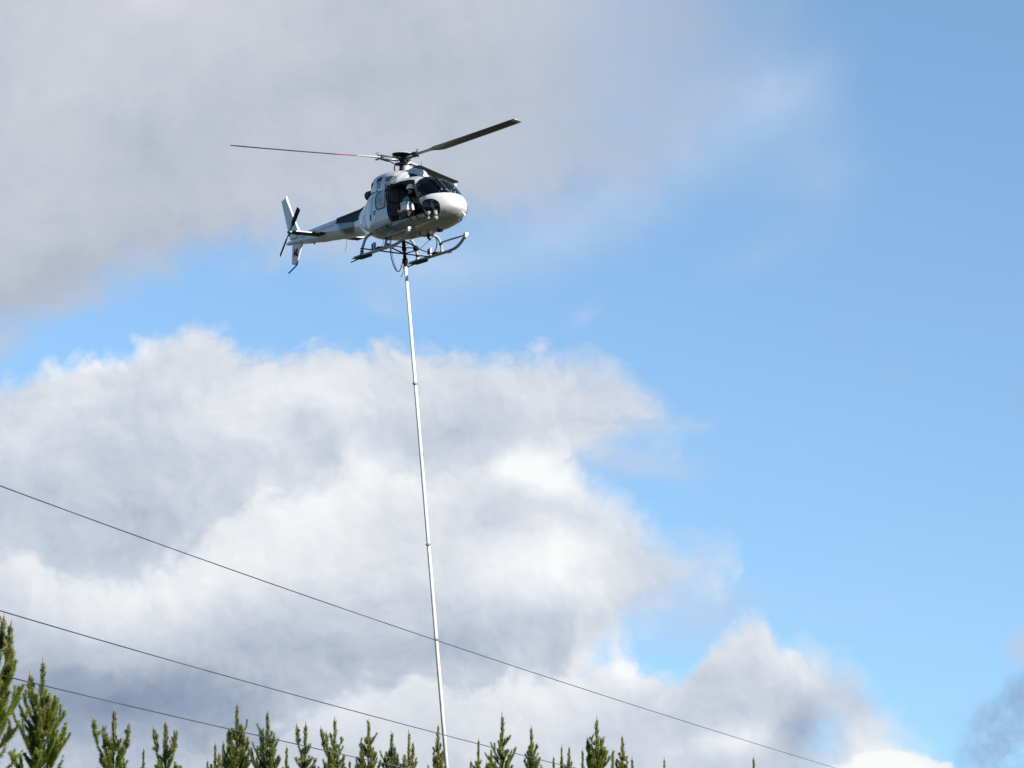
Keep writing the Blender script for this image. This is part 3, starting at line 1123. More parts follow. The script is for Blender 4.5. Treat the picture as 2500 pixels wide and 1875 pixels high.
mb = MB()
BOOM.mesh(mb, 90, 48)
boom = mb.build('tail_boom', dark_patch_paint(), heli)
mb = MB()
def cover(x0, x1, mi, w, h, drop=0.0):
    vs, fs = [], []
    xs = np.linspace(x0, x1, 14)
    for x in xs:
        zt = BOOM.at(x)[1] if x < -2.38 else station(x)[1]
        for (y, z) in ((-w, zt - .06 - drop), (-w, zt + h * .55), (-w * .6, zt + h), (w * .6, zt + h), (w, zt + h * .55), (w, zt - .06 - drop)):
            vs.append((x, y, z))
    for i in range(len(xs) - 1):
        for k in range(6):
            j = (k + 1) % 6
            fs.append((i * 6 + k, i * 6 + j, (i + 1) * 6 + j, (i + 1) * 6 + k))
    fs += [tuple(reversed(range(6))), tuple((len(xs) - 1) * 6 + k for k in range(6))]
    mb.add(vs, fs, mi, False)


cover(-6.5, -3.85, 0, .085, .085)
mb.build('drive_shaft_cover', M['white'], boom)
mb = MB()
cover(-3.83, -1.98, 0, .15, .10, .03)
mb.build('drive_shaft_cover', M['soot'], boom, 'sooty black front section of the cover')
mb = MB()
# heat shield wrapping the upper side of the boom
vs, fs = [], []
xs = np.linspace(-3.80, -2.02, 24)
for x in xs:
    for a in np.linspace(95, 176, 14):
        if x < -2.38:
            zb, zt, w, zm, n = BOOM.at(x)
        else:
            zb, zt, w, zm, n, _ = station(x)
        a2 = 90 + (a - 90) * (0.62 + .36 * min(1, (x + 3.80) / 1.4))
        c, s = math.cos(R(a2)), math.sin(R(a2))
        vs.append((x, (w + .008) * se(c, n), zm + (zt - zm + .008) * se(s, n)))
for i in range(len(xs) - 1):
    for k in range(13):
        fs.append((i * 14 + k, i * 14 + k + 1, (i + 1) * 14 + k + 1, (i + 1) * 14 + k))
mb.add(vs, fs)
mb.build('heat_shield', M['soot'], boom)
mb = MB()
mb.tube([(x, -BOOM.hw(x, 1.47) - .003, 1.47) for x in np.linspace(-6.0, -3.9, 12)], .005, 5)
mb.build('boom_seam', M['darksteel'], boom)
mb = MB()
mb.tube([(-3.42, 0, .98), (-3.5, .02, .78), (-3.62, .03, .56)], .006, 6)
mb.build('whip_antenna', M['darksteel'], boom)
mb = MB()
mb.box((-5.55, 0, 1.19), (.10, .012, .10))
mb.build('blade_antenna', M['darksteel'], boom)


# ---- fins, stabiliser
def plate(mb, prof, t, axis='y', c=0.0, mi=0, lean=0.0):
    """tapered slab with rounded edges from a side outline"""
    n = len(prof)
    cx = sum(p[0] for p in prof) / n
    cz = sum(p[1] for p in prof) / n
    vs = []
    for (k, y) in ((.94, -t), (1.0, -t * .55), (1.0, t * .55), (.94, t)):
        for (x, z) in prof:
            q = (cx + (x - cx) * (k if k < 1 else 1), cz + (z - cz) * (k if k < 1 else 1))
            d = min(.03, .03)
            if k < 1:
                q = (x + (cx - x) * min(1, d / max(abs(cx - x), .03)), z + (cz - z) * min(1, d / max(abs(cz - z), .08)))
            vs.append((q[0], c + y, q[1]) if axis == 'y' else (q[0], q[1], c + y))
    fs = [tuple(range(n)), tuple(reversed(range(3 * n, 4 * n)))]
    for r in range(3):
        for i in range(n):
            j = (i + 1) % n
            fs.append((r * n + i, (r + 1) * n + i, (r + 1) * n + j, r * n + j))
    mb.add(vs, fs, mi, False)


mb = MB()
plate(mb, [(-6.50, 1.53), (-6.56, 1.77), (-6.93, 2.28), (-7.40, 2.985), (-7.70, 2.92), (-7.41, 2.22), (-7.31, 1.93), (-7.19, 1.66), (-7.11, 1.53)], .045)
fin = mb.build('upper_fin', M['white'], heli)
mb = MB()
mb.ball((-7.40, 0, 3.0), .035, 10)
mb.build('beacon', M['lens'], fin)
mb = MB()
plate(mb, [(-6.33, 1.40), (-6.35, 1.288), (-6.69, .70), (-6.78, .66), (-7.02, .72), (-6.98, 1.36), (-6.97, 1.42)], .042)
vfin = mb.build('ventral_fin', M['white'], heli)
mb = MB()
mb.tube([(-6.64, 0, .80), (-6.70, 0, .69), (-6.80, 0, .63), (-7.29, 0, .475)], .022, 8)
mb.build('tail_skid', M['black'], heli)
mb = MB()
mb.box((-4.72, 0, 1.29), (.44, 2.50, .035))
stab = mb.build('horizontal_stabiliser', M['white'], heli)
mb = MB()
for s in (-1, 1):
    plate(mb, [(-4.99, 1.27), (-4.46, 1.27), (-4.46, 1.31), (-4.99, 1.31)], .012, 'y', s * 1.255)
mb.apart('end_plate', M['black'], stab)
mb = MB()
mb.box((-4.72, -.62, 1.268), (.40, 1.22, .012))
mb.box((-4.72, .62, 1.268), (.40, 1.22, .012))
mb.apart('underside_skin', M['black'], stab)
mb = MB()
mb.box((-4.47, -.44, 1.285), (.22, .42, .05), Matrix.Rotation(R(6), 3, 'Z'))
mb.build('root_fairing', M['black'], stab)
mb = MB()
mb.ball((-4.72, -1.285, 1.30), .016, 12)
mb.build('navigation_light', M['green'], stab)
mb = MB()
mb.ball((-4.72, 1.275, 1.30), .03, 12)
mb.build('navigation_light', principled('red_nav_lamp', (0.5, 0.02, 0.02), 0.2), stab)

# ---- tail rotor
TRC = Vector((-6.50, -.36, 1.66))
mb = MB()
mb.tube([TRC + Vector((0, .36, -.12)), TRC + Vector((0, .30, 0)), TRC + Vector((0, -.07, 0))], [.09, .075, .04], 14)
mb.ball(TRC + Vector((0, -.05, 0)), .055, 12)
mb.tube([TRC + Vector((-.10, .0, -.10)), TRC + Vector((.12, 0, .12))], .028, 8)
trh = mb.build('tail_rotor_hub', M['darksteel'], heli)
for sgn in (1, -1):
    mb = MB()
    d = Vector((.69, 0, .72)).normalized() * sgn
    n_ = Vector((d.z, 0, -d.x))
    vs, fs = [], []
    prof = [(.10, .05, .02), (.25, .07, .016), (.34, .19, .014), (.90, .185, .010), (.93, .15, .006)]
    for (r_, c_, t_) in prof:
        p = TRC + d * r_ + Vector((0, -.03, 0))
        tw = R(14)
        u = (n_ * math.cos(tw) + Vector((0, 1, 0)) * math.sin(tw))
        w_ = u.cross(d)
        for (a, b) in ((-.5, 0), (-.2, .5), (.3, .35), (.5, 0), (.3, -.35), (-.2, -.5)):
            vs.append(p + u * c_ * a + w_ * t_ * 2 * b)
    for i in range(len(prof) - 1):
        for k in range(6):
            j = (k + 1) % 6
            fs.append((i * 6 + k, i * 6 + j, (i + 1) * 6 + j, (i + 1) * 6 + k))
    fs += [tuple(range(6)), tuple(reversed(range((len(prof) - 1) * 6, len(prof) * 6)))]
    mb.add(vs, fs)
    mb.build('tail_rotor_blade', M['black'], trh)

# ---- main rotor
HUBL = Vector((0, 0, 2.86))
mb = MB()
mb.lathe([(.13, 2.30), (.14, 2.40), (.135, 2.58), (.11, 2.63), (.05, 2.65)], (.13, .10, 0), n=24)
mb.build('mast_casing', M['white'], heli)
mb = MB()
mb.lathe([(.10, 2.36), (.085, 2.45), (.065, 2.62), (.06, 2.93)], n=20)
mb.lathe([(.10, 2.815), (.15, 2.83), (.15, 2.895), (.08, 2.91)], n=24)
hub = mb.build('rotor_hub', M['darksteel'], heli)
mb = MB()
mb.lathe([(.02, 2.94), (.10, 2.945), (.26, 2.985), (.285, 3.0), (.285, 3.015), (.255, 3.01), (.10, 2.965), (.02, 2.96)], n=36)
mb.lathe([(.05, 2.91), (.045, 2.98)], n=16)
mb.build('vibration_absorber', M['black'], hub)
mb = MB()
mb.lathe([(.245, 3.010), (.288, 3.014), (.290, 3.022), (.245, 3.022)], n=36)
mb.build('absorber_rim', M['alu'], hub)
mb = MB()
mb.lathe([(.10, 2.66), (.19, 2.67), (.20, 2.72), (.10, 2.73)], n=24)
mb.build('swashplate', M['darksteel'], hub)
CONE = R(3.0)
for bi, psi in enumerate((249.5, 9.5, 129.5)):
    br = empty('rotor_blade', (0, 0, 0), heli)
    d = Vector((math.cos(R(psi)) * math.cos(CONE), math.sin(R(psi)) * math.cos(CONE), math.sin(CONE)))
    n_ = Vector((math.sin(R(psi)), -math.cos(R(psi)), 0))       # direction of travel, clockwise seen from above
    up = n_.cross(d) * -1
    if up.z < 0:
        up = -up
    # yoke: two arm plates and the elastomer block
    mb = MB()
    for s in (-1, 1):
        a = HUBL + d * .10 + up * (.05 * s)
        b = HUBL + d * .72 + up * (.045 * s)
        mb.tube([a + n_ * .0, (a + b) / 2, b], [.10, .075, .06], 8, flat=.34)
    mb.apart('yoke_arm', M['steel'] if bi == 0 else M['darksteel'], br)
    mb = MB()
    mb.tube([HUBL + d * .60 + up * -.075, HUBL + d * .60 + up * .075], [.06, .06], 12)
    mb.tube([HUBL + d * .72 - up * .09, HUBL + d * .72 + up * .085], .022, 8)
    mb.tube([HUBL + d * .76 + up * .07, HUBL + d * .80 + up * .12, HUBL + d * .70 + up * .135], .010, 6)
    mb.tube([HUBL + d * .74 - up * .08 - n_ * .03, HUBL + d * .80 - up * .09], .026, 6)
    mb.apart('damper_block', M['darksteel'], br)
    mb = MB()
    ph = HUBL + d * .34 + n_ * .17 - up * .06
    mb.tube([HUBL + d * .62 - up * .06, HUBL + d * .42 + n_ * .10 - up * .08, ph], .022, 8)
    mb.tube([ph, Vector((d.x * .19 + n_.x * .06, d.y * .19 + n_.y * .06, 2.70))], .016, 8)
    mb.tube([Vector((d.x * .19, d.y * .19, 2.68)), Vector((d.x * .23, d.y * .23, 2.58)), Vector((d.x * .20, d.y * .20, 2.44))], .020, 8)
    mb.apart('pitch_link', M['darksteel'] if bi != 2 else M['alu'], br)
    # blade: root neck, red band, main chord, tip cap
    secs = [(.66, .12, .075, 3), (.95, .12, .055, 3), (1.20, .13, .045, 3), (1.38, .17, .036, 1), (1.60, .32, .036, 1), (1.75, .35, .036, 1), (2.03, .35, .036, 4),
            (3.2, .35, .036, 0), (4.4, .35, .034, 0), (5.10, .35, .032, 2), (5.21, .345, .03, 2), (5.245, .32, .012, 2)]
    mb = MB()
    vs = []
    for (r_, c_, t_, mi_) in secs:
        tw = R(12.5 - 1.4 * max(0, r_ - 1.6) / 3.7 * 3)
        u = n_ * math.cos(tw) + up * math.sin(tw)
        w_ = up * math.cos(tw) - n_ * math.sin(tw)
        droop = -.035 * (1 - ((r_ - 3) / 2.4) ** 2) * (1 if r_ > 1.6 else .3)
        p = HUBL + d * r_ + up * droop * .4
        for (a, b) in ((.30, 0), (.24, .32), (.08, .5), (-.15, .42), (-.45, .14), (-.70, .02), (-.70, -.06), (-.45, -.14), (-.15, -.34), (.08, -.46), (.24, -.32)):
            vs.append(p + u * c_ * a + w_ * t_ * b)
    K = 11
    mbs = MB()
    for i in range(len(secs) - 1):
        fs = [(i * K + k, i * K + (k + 1) % K, (i + 1) * K + (k + 1) % K, (i + 1) * K + k) for k in range(K)]
        o0 = len(mbs.v)
        if i == 0:
            mbs.v.extend(tuple(q) for q in vs)
        for k, f in enumerate(fs):
            mbs.f.append(f)
            mi_ = secs[i][3]
            if mi_ in (1, 4) and (bi != 0):
                mi_ = 0
            if mi_ == 2:
                mi_ = 2 if i >= 9 else 0
            mbs.mi.append(mi_)
            mbs.sm.append(True)
    mbs.f.append(tuple((len(secs) - 1) * K + k for k in range(K)))
    mbs.mi.append(2)
    mbs.sm.append(False)
    mbs.build('blade_skin', [M['blade'], M['red'], M['bladeroot'], M['bladeroot'] if bi != 1 else M['bladeneck'], M['bladebrown']], br,
              'dark blade with a red band near its pale root' if bi == 0 else None)

# ---- landing gear
for s in (-1, 1):
    y = .985 * s
    mb = MB()
    mb.tube(spline([(-1.22, y, -.09), (-.6, y, -.09), (.4, y, -.09), (1.10, y, -.088), (1.40, y, -.065), (1.66, y, .0), (1.90, y, .12), (2.06, y, .235)], 6), .047, 12)
    sk = mb.build('skid_tube', M['skid'], heli)
    mb = MB()
    mb.tube([(2.09, y, .255), (1.98, y, .165)], [.062, .055], 8)
    mb.build('skid_socket', M['alu'], sk)
    mb = MB()
    mb.box((2.085, y, .265), (.09, .12, .09))
    mb.build('skid_tip', M['alu'], sk)
    mb = MB()
    mb.tube([(2.06, y, .245), (1.3, y, .248), (.56, y, .245)], .036, 8, flat=.75)
    mb.build('step_bar', M['skid'], sk)
    # ground plate at the heel
    mb = MB()
    vs = []
    out = [(-1.32, -.05), (-1.02, -.13), (-.42, -.14), (-.22, -.06), (-.22, .06), (-.42, .14), (-1.02, .13), (-1.32, .05)]
    for zz in (-.165, -.145):
        for (a, b) in out:
            vs.append((a, y + b, zz + (.05 if a < -1.2 else (.02 if a > -.3 else 0))))
    n = len(out)
    fs = [tuple(reversed(range(n))), tuple(range(n, 2 * n))] + [(i, (i + 1) % n, n + (i + 1) % n, n + i) for i in range(n)]
    mb.add(vs, fs, smooth=False)
    mb.tube([(-.95, y, -.16), (-1.15, y - .02, -.185), (-1.36, y - .05, -.21)], .018, 6)
    mb.box((-.75, y, -.125), (.34, .15, .05))
    mb.apart('ground_plate', M['black'], sk)
    mb = MB()
    mb.box((.0, y, .065), (.075, .07, .25))
    mb.build('float_bracket', M['skid'], sk)
    mb = MB()
    mb.box((-.085, y, .075), (.06, .08, .17))
    mb.box((.30, y, -.03), (.34, .07, .05))
    mb.box((.22, y, .0), (.10, .06, .05))
    mb.apart('wheel_lug', M['black'], sk)
    mb = MB()
    mb.add([(.95, y - .05, -.142), (1.30, y - .05, -.150), (1.30, y + .05, -.150), (.95, y + .05, -.142), (.95, y - .05, -.134), (1.30, y - .05, -.142), (1.30, y + .05, -.142), (.95, y + .05, -.134)],
           [(3, 2, 1, 0), (4, 5, 6, 7), (0, 1, 5, 4), (1, 2, 6, 5), (2, 3, 7, 6), (3, 0, 4, 7)], smooth=False)
    mb.build('wear_strip', M['alu'], sk)
for (x, zt) in ((.68, .235), (-.77, .43)):
    mb = MB()
    pts = [(x, -.985, -.09), (x, -.975, .08), (x, -.935, .22), (x, -.84, .38 if x > 0 else .45), (x, -.66, .44 if x > 0 else .60), (x, -.40, .40 if x > 0 else .64)]
    pts = pts + [(x, 0, pts[-1][2])] + [(a, -b, c) for (a, b, c) in reversed(pts)]
    mb.tube(spline(pts, 6), .042, 12)
    xt = mb.build('cross_tube', M['skid'], heli)
    mb = MB()
    for s in (-1, 1):
        mb.tube([(x, s * .985, -.10), (x, s * .983, -.02), (x, s * .978, .05)], [.085, .058, .048], 10)
    mb.apart('saddle', M['skid'], xt)
    mb = MB()
    for s in (-1, 1):
        if x > 0:
            mb.tube([(x, s * .952, .165), (x, s * .935, .205)], .058, 10)
        else:
            mb.tube([(x, s * .982, .02), (x, s * .978, .06)], .056, 10)
    mb.apart('clamp', M['black'], xt)
mb = MB()
mb.tube([(-.50, -1.19, .07), (-.25, 0, -.02), (-.02, .98, -.09)], .022, 8)
mb.build('brace_bar', M['darksteel'], heli)

# ---- sling frame between the legs
mb = MB()
C0 = Vector((.06, 0, 0))
Rr = Vector((-.66, .90, .27))
Ll = Vector((.66, -.93, .0))
mb.tube(spline([C0 + Vector((0, 0, .30)), C0 + Vector((-.25, .30, .32)), C0 + Vector((-.52, .65, .31)), Rr], 5), .024, 8)
mb.tube([C0 + Vector((0, .03, .10)), Rr + Vector((.12, -.22, -.02))], .018, 8)
mb.tube([C0 + Vector((0, .03, -.08)), Rr + Vector((.06, -.10, -.09))], .020, 8)
mb.tube([C0 + Vector((0, -.03, .10)), Ll + Vector((-.04, .06, .03))], .018, 8)
mb.tube([C0 + Vector((0, -.03, -.07)), Ll + Vector((0, .03, -.03))], .024, 8)
mb.ball(Rr + Vector((.05, -.06, -.02)), .085, 12, sz=(1.4, 1.1, .9))
mb.tube([Rr + Vector((.25, -.30, .05)), Rr], [.03, .07], 8)
mb.ball(Ll + Vector((-.02, .03, 0)), .075, 12, sz=(1.2, 1.0, .9))
mb.tube([C0 + Vector((0, 0, .30)), C0 + Vector((0, 0, .62))], .016, 8)
mb.apart('frame_strut', M['black'], empty('sling_frame', (0, 0, 0), heli))
mb = MB()
mb.tube([(-.52, -.30, .62), (.15, -.80, .02)], .008, 6)
mb.tube([(1.02, .50, .34), (-.45, .86, .20)], .008, 6)
mb.tube([(.42, .16, .40), (.12, .04, .16)], .008, 6)
mb.apart('stay_cable', M['darksteel'], heli)
mb = MB()
mb.tube(spline([(.92, .58, .36), (.93, .66, .22), (.62, .80, .02), (.2, .92, -.02), (-.35, .95, .15), (-.62, .97, .25)], 8), .016, 8)
mb.build('hose', M['rubber'], heli)
mb = MB()
mb.tube(spline([(-.10, -.38, .46), (-.12, -.36, .05), (-.10, -.33, -.25), (.0, -.28, -.55), (.10, -.20, -.66), (.12, -.10, -.45), (.11, -.06, -.30), (.06, -.02, -.27)], 8), .016, 8)
mb.build('hose', M['rubber'], heli)
mb = MB()
mb.tube(spline([(-.06, -.36, .46), (-.07, -.35, .05), (-.02, -.30, -.35), (.05, -.24, -.62)], 8), .008, 6)
mb.build('hose', M['rubber'], heli)
# clutter under the belly
mb = MB()
mb.tube(spline([(1.05, -.25, .385), (.95, -.30, .33), (.85, -.20, .30), (.92, -.08, .31), (1.05, -.05, .37)], 6), .012, 6)
mb.ball((.98, .02, .33), .045, 10)
mb.tube([(.98, .02, .33), (1.15, -.02, .35)], .014, 6)
mb.build('cargo_hook', M['steel'], heli)
mb = MB()
mb.tube([(1.70, .20, .36), (1.95, .10, .37)], .016, 6)
mb.ball((1.98, .08, .37), .03, 8)
mb.box((1.75, .28, .355), (.16, .10, .06))
mb.build('belly_antenna', M['darksteel'], heli)
mb = MB()
mb.tube([(.95, .35, .40), (.95, .35, .27), (.97, .42, .22)], [.05, .04, .03], 8)
mb.build('drain_pipe', M['black'], heli)
mb = MB()
mb.tube([surf(2.30, .55, off=.0), surf(2.30, .55, off=.05)], .02, 8)
mb.build('step_stud', M['steel'], heli)
# landing lamps below the chin window, pitot, nose lamp, wipers, roof aerials
for (x, y) in ((2.68, -.665), (2.88, -.555)):
    mb = MB()
    ax = Matrix.Rotation(R(-4), 3, 'Y') @ Matrix.Rotation(R(4), 3, 'X')
    mb.lathe([(.03, .14), (.062, .13), (.066, .02), (.058, -.01)], (x, y, .565), n=18, rot=ax)
    lh = mb.build('landing_lamp', M['lamp'], heli)
    mb = MB()
    mb.lathe([(.050, .0), (.074, -.02), (.080, -.07), (.060, -.115), (.02, -.125)], (x, y - .01, .535), n=18, rot=ax)
    mb.build('lamp_glass', M['lamp'], lh)
    mb = MB()
    mb.tube([(x - .07, y - .05, .545), (x + .06, y - .06, .545)], .014, 6)
    mb.build('lamp_band', M['black'], lh)
mb = MB()
mb.tube([(3.20, .16, .70), (3.27, .18, .60)], .014, 6)
mb.ball((3.29, .18, .57), .05, 12, sz=(1, .8, 1))
mb.build('nose_lamp', M['lens'], heli)
mb = MB()
mb.tube([(1.02, .12, 2.20), (.93, .14, 2.62)], .006, 6)
mb.build('roof_whip', M['darksteel'], heli)
mb = MB()
mb.lathe([(.03, 0), (.02, .03), (.005, .07)], (1.62, .02, 2.003), n=12)
mb.build('roof_aerial', M['white'], heli)
mb = MB()
mb.ball((2.30, .50, 1.665), .045, 12)
mb.build('outside_thermometer', M['lens'], heli)
mb = MB()
mb.tube([(2.90, -.02, 1.30), (2.74, .10, 1.42)], .008, 6)
mb.tube([(2.90, .12, 1.28), (2.89, .13, 1.34)], .016, 6)
mb.build('wiper', M['steel'], heli)
mb = MB()
mb.tube([surf(2.55, 1.21, off=.02), surf(2.60, 1.10, off=.015), surf(2.60, 1.05, off=.01)], .006, 6)
mb.build('pitot_line', M['rubber'], heli)

# ---- cabin
mb = MB()
vs, fs = [], []
xs = np.linspace(.55, 2.75, 20)
for x in xs:
    w = half_width(x, .60) - .03
    for (y, z) in ((-w, .595), (w, .595), (w, .56), (-w, .56)):
        vs.append((x, y, z))
for i in range(len(xs) - 1):
    for k in range(4):
        fs.append((i * 4 + k, i * 4 + (k + 1) % 4, i * 4 + 4 + (k + 1) % 4, i * 4 + 4 + k))
fs += [(3, 2, 1, 0), tuple((len(xs) - 1) * 4 + k for k in range(4))]
mb.add(vs, fs, smooth=False)
mb.build('cabin_floor', M['brown'], heli)
mb = MB()
mb.box((.50, 0, 1.25), (.06, 1.72, 1.36))
bulk = mb.build('rear_bulkhead', M['lining'], heli)
for (y, z) in ((-.62, 1.56), (-.62, 1.12), (-.22, 1.56), (-.22, 1.12), (.2, 1.56), (.2, 1.12)):
    mb = MB()
    mb.box((.545, y, z), (.045, .34, .38))
    mb.build('quilted_panel', M['quilt'], bulk)
for y in (-.27, .36):
    mb = MB()
    mb.box((1.58, y, .78), (.46, .42, .12))
    st_ = mb.build('seat', M['black'], heli)
    mb = MB()
    mb.box((1.58, y, .655), (.36, .30, .12))
    mb.build('pedestal', M['darksteel'], st_)
    mb = MB()
    mb.box((1.36, y, 1.15), (.11, .40, .66), Matrix.Rotation(R(6), 3, 'Y'))
    mb.build('backrest', M['black'], st_)
    mb = MB()
    mb.box((1.33, y, 1.55), (.08, .22, .14))
    mb.build('headrest', M['black'], st_)
mb = MB()
mb.box((2.45, .0, 1.04), (.28, .55, .30), Matrix.Rotation(R(-12), 3, 'Y'))
con = mb.build('instrument_console', M['black'], heli)
mb = MB()
mb.box((2.30, .05, .80), (.34, .14, .38))
mb.build('centre_pedestal', M['black'], con)
mb = MB()
mb.box((2.32, -.26, 1.10), (.03, .12, .12), Matrix.Rotation(R(-12), 3, 'Y'))
mb.build('console_screen', M['quilt'], con)
mb = MB()
mb.tube(spline([(2.42, -.12, 1.20), (2.42, -.14, 1.32), (2.48, -.16, 1.40), (2.58, -.17, 1.42)], 6), .014, 8)
mb.ball((2.60, -.17, 1.42), .03, 10)
mb.build('gooseneck_lamp', M['alu'], con)
mb = MB()
mb.tube(spline([(2.20, -.36, .60), (2.16, -.36, .85), (2.06, -.38, 1.02)], 6), .016, 8)
mb.build('cyclic_stick', M['black'], heli)
mb = MB()
mb.ball((2.0, -.60, 1.62), .04, 10, sz=(.5, 1, 1))
mb.build('mirror', M['lens'], heli)

# ---- lettering and emblem
def wrap_text(name, body, size, x0, z0, ang, mat, surf_fn, parent, shear=0.0, sx=1.0, off=.006, side=-1, bold=0.0):
    cu = bpy.data.curves.new(name + '_outline', 'FONT')
    cu.body = body
    cu.size = size
    cu.shear = shear
    cu.offset = bold
    cu.resolution_u = 3
    tmp = bpy.data.objects.new(name + '_tmp', cu)
    col.objects.link(tmp)
    dg = bpy.context.evaluated_depsgraph_get()
    me = bpy.data.meshes.new_from_object(tmp.evaluated_get(dg))
    bpy.data.objects.remove(tmp)
    ca, sa = math.cos(R(ang)), math.sin(R(ang))
    for v in me.vertices:
        a, b = v.co.x * sx, v.co.y
        x, z = x0 + a * ca - b * sa, z0 + a * sa + b * ca
        v.co = (x, side * (surf_fn(x, z) + off), z)
    me.materials.clear()
    me.materials.append(M[mat])
    me.name = name
    o = bpy.data.objects.new(name, me)
    col.objects.link(o)
    o.parent = parent
    return o


wrap_text('company_lettering', 'Lakeview', .140, .38, 2.085, -1, 'navy', COWL.hw, cowl, shear=.35, sx=.66, bold=.004, off=.018)
mb = MB()
vs = []
for i in range(13):
    x = .42 + i * .026
    for z in (1.995 - .0 * i, 2.045):
        zz = z + (.004 * i if z < 2.02 else 0)
        vs.append((x, -COWL.hw(x, zz) - .016, zz))
mb.add(vs, [(2 * i, 2 * i + 2, 2 * i + 3, 2 * i + 1) for i in range(12)])
mb.tube([(x, -COWL.hw(x, z) - .012, z) for (x, z) in ((.70, 2.03), (.76, 2.04), (.80, 2.07), (.80, 2.10), (.77, 2.12))], .010, 5)
mb.build('company_bar', M['navy'], cowl)
mb = MB()
strokes = [[(-.16, 2.06), (-.17, 2.14), (-.13, 2.20), (-.08, 2.18), (-.09, 2.10), (-.12, 2.0), (-.12, 1.93)],
           [(-.08, 2.09), (-.03, 2.13), (.0, 2.19), (-.03, 2.20), (-.05, 2.12)],
           [(.04, 2.18), (.07, 2.21), (.10, 2.16), (.07, 2.09), (.03, 2.08), (.02, 2.14), (.06, 2.16)],
           [(.14, 2.19), (.13, 2.10), (.16, 2.06)], [(.17, 2.20), (.20, 2.14)],
           [(.06, 2.06), (.09, 1.97), (.07, 1.90), (.03, 1.86)], [(-.03, 2.05), (-.03, 1.96), (-.08, 1.88), (-.15, 1.82), (-.20, 1.80)]]
for st_ in strokes:
    pts = spline([(x - .04, 0, z) for (x, z) in st_], 5)
    mb.tube([(p.x, -COWL.hw(p.x, p.z) - .002 if COWL.hw(p.x, p.z) > half_width(p.x, p.z) else -half_width(p.x, p.z) - .002, p.z) for p in pts], .011, 5)
mb.build('emblem', M['teal_ink'], cowl)
wrap_text('registration_lettering', 'AE', .30, -6.87, .965, -3, 'letter', lambda x, z: .042, vfin, sx=.80, off=.004, bold=.016)
wrap_text('small_lettering', 'III', .05, -7.50, 2.72, -80, 'darksteel', lambda x, z: .045, fin, off=.003)

# ------------------------------------------------------------------ things carried in the cabin (placed in the machine's frame)
HM = heli.matrix_world.copy()


def inheli(o):
    o.matrix_world = HM @ o.matrix_world
    return o


mb = MB()
mb.box((1.44, -.66, 1.03), (.30, .30, .20))
cb = mb.build('cool_box', M['box'], None, 'white plastic box with a lid inside the open cabin door', 'box')
mb = MB()
mb.box((1.44, -.66, 1.157), (.32, .32, .05))
mb.build('lid', M['box'], cb)
inheli(cb)
mb = MB()
mb.box((1.44, -.66, .76), (.32, .32, .335))
ub = mb.build('storage_crate', M['brown'], None, 'dark brown crate under the white box in the cabin', 'crate')
inheli(ub)
mb = MB()
vs, fs = [], []
for i in range(13):
    th = math.pi * i / 12
    for k in range(28):
        a = 2 * math.pi * k / 28
        lump = 1 + .16 * math.sin(3 * a + 1.3 * i) + .10 * math.sin(5 * a - i)
        vs.append((1.42 + .10 * lump * math.sin(th) * math.cos(a), -.65 + .15 * lump * math.sin(th) * math.sin(a),
                   1.255 + .105 * math.cos(th) * (1 + .28 * math.sin(2 * a + .6)) + .05 * math.sin(th) * math.sin(a * 2 + 2.5)))
for i in range(12):
    for k in range(28):
        fs.append((i * 28 + k, (i + 1) * 28 + k, (i + 1) * 28 + (k + 1) % 28, i * 28 + (k + 1) % 28))
mb.add(vs, fs)
tb = mb.build('gear_bag', M['teal'], None, 'rumpled teal bag lying on the white box in the cabin', 'bag')
inheli(tb)


